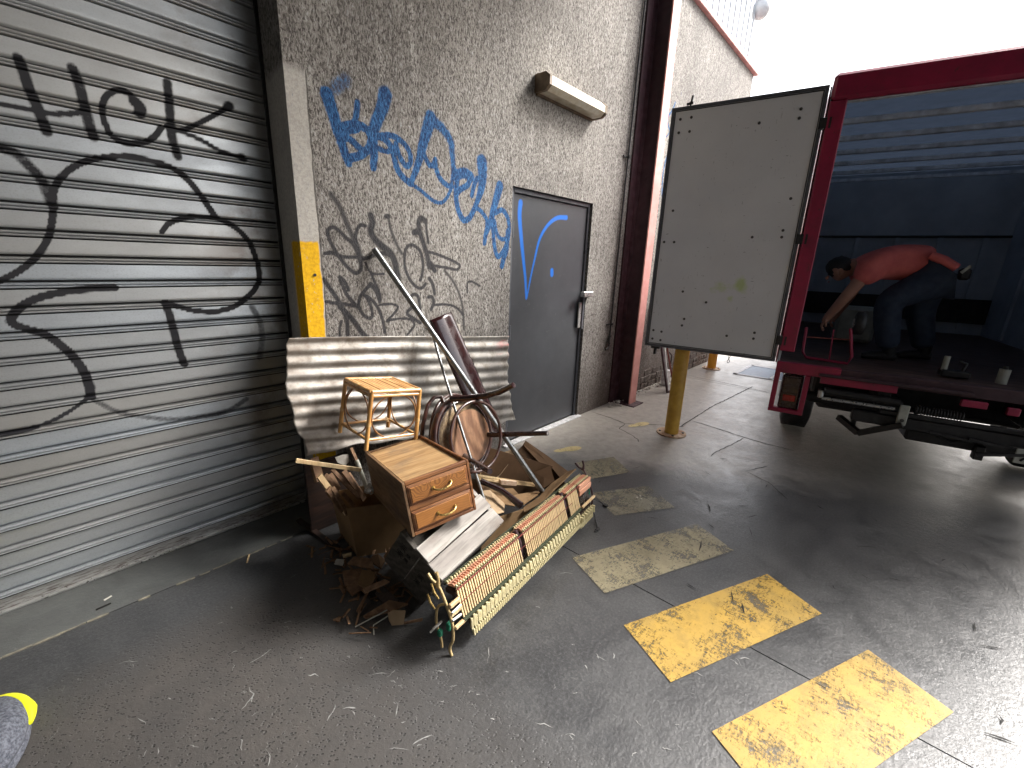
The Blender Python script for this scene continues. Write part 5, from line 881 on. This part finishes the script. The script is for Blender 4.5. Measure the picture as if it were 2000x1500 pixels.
    # second row seen below
h2=MB();h2.box((0,0,0),(.0078,.018,.026),None,.0015);h2.box((0,.013,.002),(.005,.012,.012));h2=build('hammer_moulding',h2,M['felt'],pa,False)
for i,x in enumerate(xh):
    if x>LN-.05: break
    place(h2,T((x+.006,-.030,.062 if x<1.06 else .045))@Matrix.Rotation((-.5 if x<.52 else .1)+r2.uniform(-.06,.06),4,'Z')@RX(-.35+(r2.uniform(0,.4) if x>1.06 else 0)),i==0)
b=MB();b.tube([(.055,yt-.008,zt_+.004),(LN-.15,yt-.008,zt_+.004)],.0032,6);b.tube([(.06,.008,.212),(LN-.25,.008,.212)],.0018,6);build('red_cord',b,M['redfelt'],pa,False)
PB('felt_rail',(.06+(LN-.19)/2-.03,yf-.006,zf-.006),(LN-.23,.016,.016),'greenfelt',.004);PB('maple_rail',(LN-.075,yf-.006,zf-.006),(.17,.014,.014),'maple',.002);PB('maple_rail',(.035,yf-.006,zf-.008),(.06,.014,.014),'maple',.002)
PB('beech_rail',(LN-.075,yt-.006,zt_-.012),(.155,.012,.032),'maplered',.002);PB('beech_rail',(LN-.075,yt-.014,zt_-.046),(.155,.010,.034),'maplered',.002)
PB('felt_strip',(LN/2,.098,.262),(LN-.12,.006,.02),'greenfelt')
for i in range(9): PB('spring_wire',(LN-.15+.013*i,.005,.17),(.0018,.002,.06),'steel',R=np.array(Matrix.Rotation(.3*random.uniform(-1,1),3,'Y')))
PB('end_block',(.028,.012,.235),(.055,.014,.020),'maple',.003);PB('end_block',(.030,.006,.198),(.060,.014,.020),'maple',.003)
b=MB();b.tube([(.0,-.002,.215),(.05,.0,.216)],.005,8);b.tube([(.0,-.004,.180),(.045,-.008,.178)],.006,8);build('screw_rod',b,M['steel'],pa,False)
PB('green_felt',(.02,.03,.12),(.03,.02,.035),'green',.004);PB('green_felt',(-.015,.05,.10),(.02,.02,.03),'green',.004);PB('green_felt',(LN-.02,.012,.18),(.012,.012,.035),'green',.003)
PB('side_lath',(-.02,.06,.135),(.05,.006,.006),'steel');PB('side_lath',(-.02,.07,.118),(.06,.006,.006),'steel')
for j,(yy,zz) in enumerate(((.078,.33),(.10,.27))):
    b=MB();b.tube([(-.03,yy,zz),(-.028,yy-.012,zz-.035),(-.022,yy-.03,zz-.06)],[.004,.0055,.004],8);build('curved_lever',b,M['brass'],pa,False)
# ================= bentwood chair =================
CH=DATA['CHAIR'];C=np.array(CH['C']);N=np.array(CH['N']);N/=np.linalg.norm(N);RS=.222
ch=thing('bentwood_chair','broken dark bentwood chair lying on its back, round cane seat facing out','chair',tuple(C))
b=MB();b.ring(C,N,RS,(.017,.024),64,10);build('seat_ring',b,M['lacqwood'],ch)
b=MB();b.ring(C+N*.012,N,RS-.02,(.006,.008),64,8);build('inner_bead',b,M['lacq'],ch)
kc=NT('woven_cane');v1=kc.wave(kc.map(kc.obj,(1,1,1)),46,0,0,1,'X');v2=kc.wave(kc.map(kc.obj,(1,1,1)),46,0,0,1,'Z')
hol=kc.math('MULTIPLY',kc.rng(v1,.55,.7),kc.rng(v2,.55,.7));MC=kc.fin(kc.mix(kc.rng(kc.noise(kc.obj,60,3),.4,.6),(.34,.24,.13),(.20,.13,.07)),.6,0,alpha=kc.math('SUBTRACT',1,hol))
b=MB();b.ring(C,N,.155,(.062,.0015),64,4);build('cane_panel',b,MC,ch)
dc=np.array(CH['dc']);b=MB();b.disc(dc-N*.01,N,.158,.012,56);ds_=build('seat_board',b,M['discwood'],ch);b=MB();b.ring(dc,N,.160,(.008,.012),56,8);build('rim',b,M['lacq'],ds_)
hc=np.array(CH['hc']);b=MB();b.ring(hc,N,.195,.009,60,8);build('leg_hoop',b,M['lacqwood'],ch)
def chleg(pts,r):
    b=MB();b.tube(pts,r,12);l=build('leg',b,M['lacq'],ch);e=np.array(pts[-1]);t=e-np.array(pts[-2]);t/=np.linalg.norm(t);b=MB();b.disc(e+t*.0005,t,(r if isinstance(r,float) else r[-1])*1.01,.004,16);build('end_grain',b,M['endgrain'],l)
t1,m1,r1=[np.array(CH[k]) for k in ('t1','m1','r1')];chleg([tuple(r1),tuple((r1+m1)/2+np.array((0,0,-.004))),tuple(m1),tuple((m1+t1)/2+np.array((0,0,-.008))),tuple(t1)],[.019,.019,.018,.017,.015])
t2,r2_=np.array(CH['t2']),np.array(CH['r2']);chleg([tuple(r2_),tuple((r2_+t2)/2),tuple(t2)],[.017,.016,.0135])
t3,r3=np.array(CH['t3']),np.array(CH['r3']);chleg([tuple(r3),tuple((r3+t3)/2),tuple(t3)],[.018,.017,.0155])
b4=[np.array(p) for p in DATA['BAR4']];chleg([tuple(p) for p in b4],[.017,.018,.020])
b=MB();b.tube([tuple(p) for p in CH['loop']],.0125,10);build('back_loop',b,M['lacqwood'],ch)
up=np.cross(N,(1,0,0));up/=np.linalg.norm(up)
b=MB();b.ring(C-N*.10+np.array((.06,.02,-.02)),N+np.array((.2,0,0)),.25,.011,60,8,a0=-2.2,a1=.9);build('back_hoop',b,M['lacqwood'],ch)
# ================= curved plank, poles =================
b=MB();P=[];pc0=np.array((1.785,2.22,1.185));pc1=np.array((1.985,1.93,.40));ax=pc1-pc0;L_=np.linalg.norm(ax);ax/=L_;sd_=np.cross(ax,(0,-1,0.2));sd_/=np.linalg.norm(sd_);fn_=np.cross(ax,sd_)
fn_=fn_ if fn_[1]<0 else -fn_
for j in range(41):
    row=[];v=j/40
    for i in range(13):
        u=i/12-.5;rg=(random.uniform(-.004,.003) if i==12 and j%2 else 0);row.append(tuple(pc0+ax*(v*L_)+sd_*(u*.185*-1+rg)+fn_*(.035*math.cos(u*2.6))))
    P.append(row)
b.grid(P);pk=solid('curved_board',b,M['lacq'],'long curved dark lacquered board standing behind the chair against the iron sheet','board');pk.modifiers.new('thick','SOLIDIFY').thickness=.008
b=MB();b.tube([(1.399,2.312,1.582),(1.678,1.88,.88),(1.965,1.44,.155)],.0165,16);b2=solid('metal_pole',b,M['pole'],'long dull steel pole leaning from the open carton up to the graffiti wall','pole')
b=MB();b.disc((1.3985,2.313,1.5835),(-.35,.55,.85),.013,.002,14);build('dark_bore',b,M['black'],b2)
b=MB();b.tube(DATA['ROD'],.0085,10);solid('metal_pole',b,M['pole'],'thin steel rod with a kinked top crossing in front of the chair seat','rod')
# ================= open carton heap =================
def cardpoly(name,P,mat,t=.005):
    P=[np.array(p) for p in P];n=np.cross(P[1]-P[0],P[2]-P[0]);n/=np.linalg.norm(n);n=n if n@(-P[0]+np.array((0,0,1.54)))>0 else -n
    c=sum(P)/len(P);b=MB();k=len(P);A=P+[c];B=[p-n*t for p in P]+[c-n*t]
    b.add([*A,*B],[(i,(i+1)%k,k) for i in range(k)]+[((i+1)%k+k+1,i+k+1,2*k+1) for i in range(k)]+[(i,i+k+1,(i+1)%k+k+1,(i+1)%k) for i in range(k)]);return b
cp_=DATA['CARD']
oc=thing('open_carton','big torn brown cardboard carton gaping open behind the piano action','carton',(2.0,1.6,0))
for i,(nm,mt) in enumerate((('outer_flap','cardd'),('inner_panel','cardd'),('side_panel','card'),('side_panel','cardd'),('front_flap','card'),('side_panel','cardl'),('lower_panel','cardl'),('lower_panel','card'),('folded_flap','card'))):
    build(nm,cardpoly(nm,cp_[i],M[mt]),M[mt],oc)
# carton walls standing on the floor so that the heap is carried
for q,mt in (([(1.72,1.80,.0),(2.30,1.62,.0),(2.30,1.62,.16),(1.78,1.78,.42)],'cardd'),([(1.40,1.42,.0),(2.15,1.30,.0),(2.12,1.32,.14),(1.42,1.44,.20)],'card'),([(1.40,1.42,.0),(1.72,1.80,.0),(1.76,1.80,.35),(1.42,1.44,.20)],'card'),([(2.15,1.30,0),(2.30,1.62,0),(2.30,1.62,.14),(2.12,1.32,.14)],'cardd')):
    build('side_panel',cardpoly('x',q,M[mt]),M[mt],oc)
P=DATA['CARD'][9];b=cardpoly('x',P,M['maple'],.012);solid('wood_lath',b,M['maple'],'pale splintered lath lying across the open carton','lath')
P=DATA['CARD'][10];b=cardpoly('x',P,M['maple'],.02);solid('wood_block',b,M['endgrain'],'short pale wood block inside the open carton under the lath','wood block')
b=MB();b.box((1.50,1.75,.12),(.34,.30,.24),Matrix.Rotation(.3,3,'Z'));solid('brown_box',b,M['cardd'],'closed brown box hidden under the broken chair','box')
# ================= standing carton with sticks =================
c0=np.array((.953,1.895,0));e1=np.array((.86,-.50,0));e2=np.array((.14,.98,0));lean=np.array((-.028,.022,.293));w1,w2=.33,.27
ct=thing('standing_carton','dark brown carton with handling symbols, stuffed with scrap sticks under the iron sheet','carton',tuple(c0))
def cw(a,b_,name,l0=0,l1=0):
    A=c0+a;B=c0+b_;return build(name,cardpoly(name,[A,B,B+lean*(1-l1),A+lean*(1-l0)],M['card'],.004),M['card'],ct)
Z0=np.zeros(3);ff=cw(Z0,e1*w1,'front_wall');cw(Z0,e2*w2,'side_wall',0,.1);cw(e2*w2,e2*w2+e1*w1,'back_wall',.1,0);cw(e1*w1,e1*w1+e2*w2,'side_wall')
build('base',cardpoly('base',[c0+(0,0,.004),c0+e1*w1+(0,0,.004),c0+e1*w1+e2*w2+(0,0,.004),c0+e2*w2+(0,0,.004)],M['card']),M['card'],ct)
nf=np.cross(e1,(0,0,1));nf/=np.linalg.norm(nf);nf=nf if nf[1]<0 else -nf
def fpt(u,v): return c0+e1*(w1*u)+lean*v+nf*.0015
ik=MB()
for u in (.15,.24): ik.bar(fpt(u,.60),fpt(u,.76),.001,.007,up=nf);ik.add([fpt(u-.035,.74),fpt(u+.035,.74),fpt(u,.80)],[(0,1,2)])
ik.bar(fpt(.10,.57),fpt(.29,.57),.001,.006,up=nf)
ik.add([fpt(.40,.80),fpt(.53,.80),fpt(.50,.71),fpt(.465,.69),fpt(.43,.71)],[(0,1,2,3,4)]);ik.bar(fpt(.465,.69),fpt(.465,.61),.001,.006,up=nf);ik.bar(fpt(.42,.60),fpt(.51,.60),.001,.006,up=nf)
build('printed_symbols',ik,M['ink'],ff)
ik=MB();u=.12
for i in range(14):
    wl=(.022,.028,.03,.022)[i%4];ik.bar(fpt(u,.405),fpt(u,.465),.001,.004,up=nf);ik.bar(fpt(u,.41+.045*(i%2)),fpt(u+wl,.41+.045*((i+1)%2)),.001,.006,up=nf);ik.bar(fpt(u+wl,.405),fpt(u+wl,.46),.001,.004,up=nf);u+=wl+.012
build('printed_word',ik,M['ink'],ff)
lbls=['pale split stick poking out at the far left of the carton','short brown stick leaning inside the carton, second from left','brown offcut with pale end in the carton','narrow offcut with cream tip in the carton','thin pale spike leaning on the carton front edge','long thin lath across the middle of the carton','thick brown lath leaning right in the carton','dark upright lath under the iron sheet','long round pale handle leaning to the cabinet side','small stub by the crumpled foil in the carton','dark brown plank upright behind the carton','thin bent dark stick behind the laths']
for i,(a,b_,wd) in enumerate(DATA['STICKS']):
    b=MB()
    if i==8: b.tube([a,b_],.012,10)
    else:
        a=np.array(a);e=np.array(b_);e=e-(e-a)*-.15;b.bar(a,e,wd,wd*.45,up=(.3,-1,.2),bev=.001)
    solid('wood_stick',b,M[['maple','debris','debris','debris','debris','debris','debris','debris','plate','debris','debris','debris'][i]],lbls[i],'stick','scrap sticks in the carton')
b=MB();b.bar((.742,2.02,.590),(1.05,1.98,.445),.02,.012,up=(0,-1,0),bev=.001);solid('wood_stick',b,M['maple'],'long pale lath sticking out to the left above the standing carton','stick')
b=MB();r3_=random.Random(3)
P=[[ (1.075+.035*math.cos(t)*math.sin(s)+r3_.uniform(-.008,.008),1.93+.03*math.sin(t)*math.sin(s)+r3_.uniform(-.008,.008),.345+.028*math.cos(s)+r3_.uniform(-.007,.007)) for t in np.linspace(0,2*math.pi,13)] for s in np.linspace(0.05,math.pi-.05,9)]
for row in P: row[-1]=row[0]
b.grid(P,False);solid('crumpled_foil',b,M['steel'],'crumpled silver foil at the foot of the round handle','foil')
b=MB();b.box((1.00,2.272,.215),(.25,.014,.43),None,.003);solid('shade_board',b,M['darkwood'],'near-black panel added as the shade behind the carton under the iron sheet','board')  # panel added to darken the corner behind the carton
b=cardpoly('x',DATA['PALE'],M['paper']);solid('white_scrap',b,M['paper'],'pale square plastic scrap in the shade under the iron sheet','scrap')
# ================= rubbish on the floor =================
RL=[('wood_board','debris','brown board offcut lying behind the crossed laths','board'),('wood_lath','debris','long brown lath lying on the floor, lowest of the crossed pair','lath'),('wood_lath','debris','short brown lath with a nail hole crossing the long one','lath'),('torn_panel','debris','torn brown chipboard sheet spread on the floor left of the crate','board'),('torn_panel','card','small torn brown flap on the chipboard sheet','cardboard'),('torn_panel','debris','pointed brown board on the floor in front of the crate','board'),('small_carton','cardl','small crushed tan box on the floor below the crate','box'),('wood_lath','debris','thin pale lath on the floor beside the small crushed box','lath'),('paper_scrap','paper','small white paper square at the edge of the rubbish','paper'),('wood_offcut','maple','small yellowish wood offcut above the white paper','offcut'),('torn_panel','cardd','dark curled flap behind the crossed laths','cardboard'),('torn_panel','darkwood','dark splintered piece under the crate side','board')]
for P,(nm,mt,lb,ct_) in zip(DATA['RUB'],RL):
    Pn=[np.array(p) for p in P];b=MB();zz=min(p[2] for p in Pn)
    th=.035 if nm=='small_carton' else .009
    b.prism(Pn,(0,0,-1),min(th,max(.003,zz-.001)+.004 if th<.02 else .012)) if False else b.prism([p+np.array((0,0,.004)) for p in Pn],(0,0,-1),.0075)
    solid(nm,b,M[mt],lb,ct_)
for wi,(P,lb) in enumerate(zip(DATA['WIRE'],('straight pale wire lying on the floor left of the small crushed box','bent pale wire on the floor below the small crushed box'))):
    b=MB();b.tube(P,.0028,6);solid('bent_wire',b,M['plate'],lb,'wire')
LG=DATA['LONG'];b=MB();b.bar(LG[1],LG[2],.035,.015,up=(0,-.5,1),bev=.001);solid('wood_lath',b,M['debris'],'dark lath leaning against the left end of the crate','lath')
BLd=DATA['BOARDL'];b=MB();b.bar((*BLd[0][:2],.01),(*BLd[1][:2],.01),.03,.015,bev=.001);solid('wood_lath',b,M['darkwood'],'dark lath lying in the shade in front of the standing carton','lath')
b=MB()
rr=random.Random(11)
for i in range(130):
    x=rr.uniform(.68,1.1);y=rr.uniform(1.4,2.15);z=rr.uniform(.004,.03);a=rr.uniform(0,3.14);l=rr.uniform(.02,.10);w_=rr.uniform(.003,.012)
    if x<.68+(y-1.4)*.15: continue
    b.box((x,y,z),(l,w_,rr.uniform(.002,.006)),np.array(Euler((rr.uniform(-.4,.4),rr.uniform(-.4,.4),a)).to_matrix()))
o=build('splinters',b,M['debris']);tag(o,'loose brown splinters and chips strewn on the floor around the carton','splinters');o['kind']='stuff'
b=MB()
for i in range(60):
    x=rr.uniform(4.2,4.6);y=rr.uniform(2.15,2.32);l=rr.uniform(.01,.05);b.box((x,y,rr.uniform(.003,.02)),(l,rr.uniform(.003,.02),.003),np.array(Euler((rr.uniform(-.5,.5),rr.uniform(-.5,.5),rr.uniform(0,3))).to_matrix()))
for i in range(80):
    x=rr.uniform(4.65,6.2);y=2.32-abs(rr.gauss(0,.05));s=rr.uniform(.006,.02);b.box((x,y,s/2),(s,s,s),np.array(Euler((rr.uniform(-.5,.5),rr.uniform(-.5,.5),rr.uniform(0,3))).to_matrix()))
o=build('litter',b,M['paper']);tag(o,'dry leaves and grit gathered at the wall foot by the column','litter');o['kind']='stuff'
b=MB();b.box((4.40,2.24,.02),(.05,.04,.025),Matrix.Rotation(.5,3,'Z'),.006);solid('paper_scrap',b,M['paper'],'crumpled grey scrap at the foot of the steel column','paper')
b=MB();rb=ribbon([(.66,1.575),(.675,1.56),(.69,1.57)],.02,.012,3);b.v=rb.v;b.f=rb.f;b.sm=rb.sm;b.box((.68,1.566,.006),(.03,.018,.008),Matrix.Rotation(.7,3,'Z'),.003);solid('dry_leaf',b,M['debris'],'small brown curled leaf on the floor left of the wires','leaf')
b=MB();b.tube([(2.18,1.235,.10),(2.22,1.26,.075),(2.29,1.27,.05),(2.335,1.235,.02),(2.34,1.21,.006)],.0045,8);b.tube([(2.17,1.22,.06),(2.16,1.18,.03),(2.12,1.14,.008),(2.075,1.10,.006),(2.04,1.10,.006)],.0045,8);b.box((2.34,1.205,.008),(.02,.03,.012));b.box((2.07,1.10,.008),(.03,.015,.012));solid('black_cable',b,M['black'],'short black cable curling on the floor at the right end of the piano action','cable')
# chunk on second far bar
for i,(x,y) in enumerate(((2.58,1.10),(2.62,1.095),(2.59,1.075))):
    b=MB();b.box((x,y,.008),(.015,.012,.012),Matrix.Rotation(i,3,'Z'),.003);solid('wood_chip',b,M['paper'],('tiny pale chip left of the pair on the greyed floor bar','tiny pale chip right of the pair on the greyed floor bar','tiny dark sided chip nearest on the greyed floor bar')[i],'chip')
# scratches on the floor
b=MB()
for i in range(170):
    x=rr.uniform(-.25,1.75);y=rr.uniform(.15,2.0)
    if x<.2 and y>2: continue
    if (x>.9 and y>1.0): continue
    a=rr.choice((1.2,1.9,2.2,.5))+rr.gauss(0,.3);l=abs(rr.gauss(.0,.028))+.008
    rb=ribbon([(x,y),(x+l*.5*math.cos(a),y+l*.5*math.sin(a)),(x+l*math.cos(a+.2),y+l*math.sin(a+.2))],rr.uniform(.0012,.0034),.0018,i,.8);b.add(rb.v,rb.f)
o=build('scratches',b,M['scr'],fl);o['kind']='stuff'
b=MB()
for i in range(60):
    x=rr.uniform(1.9,3.8);y=rr.uniform(-.9,1.4);a=rr.uniform(0,3.1);l=rr.uniform(.02,.12)
    rb=ribbon([(x,y),(x+l*math.cos(a),y+l*math.sin(a))],rr.uniform(.002,.006),.0055,i,.9);b.add(rb.v,rb.f)
o=build('scuffs',b,M['crack'],fl);o['kind']='stuff'
# small bits near the shutter sill
for x,y,l,a,mt,lb in ((.02,2.43,.03,.4,'paper','tiny white chip on the sill in front of the shutter'),(.0,2.38,.05,.1,'ink','short dark wire bit on the sill in front of the shutter'),(.55,2.28,.07,1.1,'maple','pale splinter on the floor beyond the sill edge')):
    b=MB();b.box((x,y,.005),(l,.007,.004),Matrix.Rotation(a,3,'Z'));solid('floor_scrap',b,M[mt],lb,'scrap')
# yellow paint chip, paper tag on wall
b=MB();b.box((2.035,WY-.004,1.075),(.045,.006,.055),Matrix.Rotation(.05,3,'Y'));solid('paper_label',b,M['paper'],'small pale label stuck on the wall just above the iron sheet','label')
b=MB();b.disc((1.052,WY-.003,1.44),(0,-1,0),.008,.003,14);solid('bolt_hole',b,M['black'],'black round bolt hole in the yellow corner paint','hole')
# ================= shoe =================
sx,sy=-.305,1.865
sho=thing('sneaker','grey knit sneaker with a neon yellow toe rim at the bottom left corner','shoe',(sx,sy,0))
def outline(s,z,t=0,k=1):
    P=[]
    for i in range(48):
        a=2*math.pi*i/48;y=.172*math.sin(a);wd=.078*(1+.10*math.sin(a)-.12*math.sin(a)**2);P.append((sx+k*wd*math.cos(a)*s,sy+y*s,z))
    return P
def loft(name,rings,mat):
    b=MB();n=len(rings[0]);V=[p for r in rings for p in r];F=[(j*n+i,j*n+(i+1)%n,(j+1)*n+(i+1)%n,(j+1)*n+i) for j in range(len(rings)-1) for i in range(n)]
    b.add(V,F+[tuple(range(n))[::-1],tuple(range(len(V)-n,len(V)))],True);return build(name,b,mat,sho)
loft('sole',[outline(.93,.002),outline(.95,.008),outline(.95,.026),outline(.93,.034)],M['knit'])
loft('upper',[outline(.93,.030),outline(.95,.045),[(x*1,y-.004,z) for x,y,z in outline(.86,.070)],[(x,y-.03,z) for x,y,z in outline(.66,.092)],[(x,y-.055,z) for x,y,z in outline(.42,.11)]],M['knit'])
b=MB();ol=[(x,y-.012,z) for x,y,z in outline(.97,.034)];b.tube([ol[i%48] for i in range(0,22)],[.006,.012,.018]+[.023]*16+[.018,.012,.006],10,flat=1.2);build('toe_rim',b,M['neon'],sho)
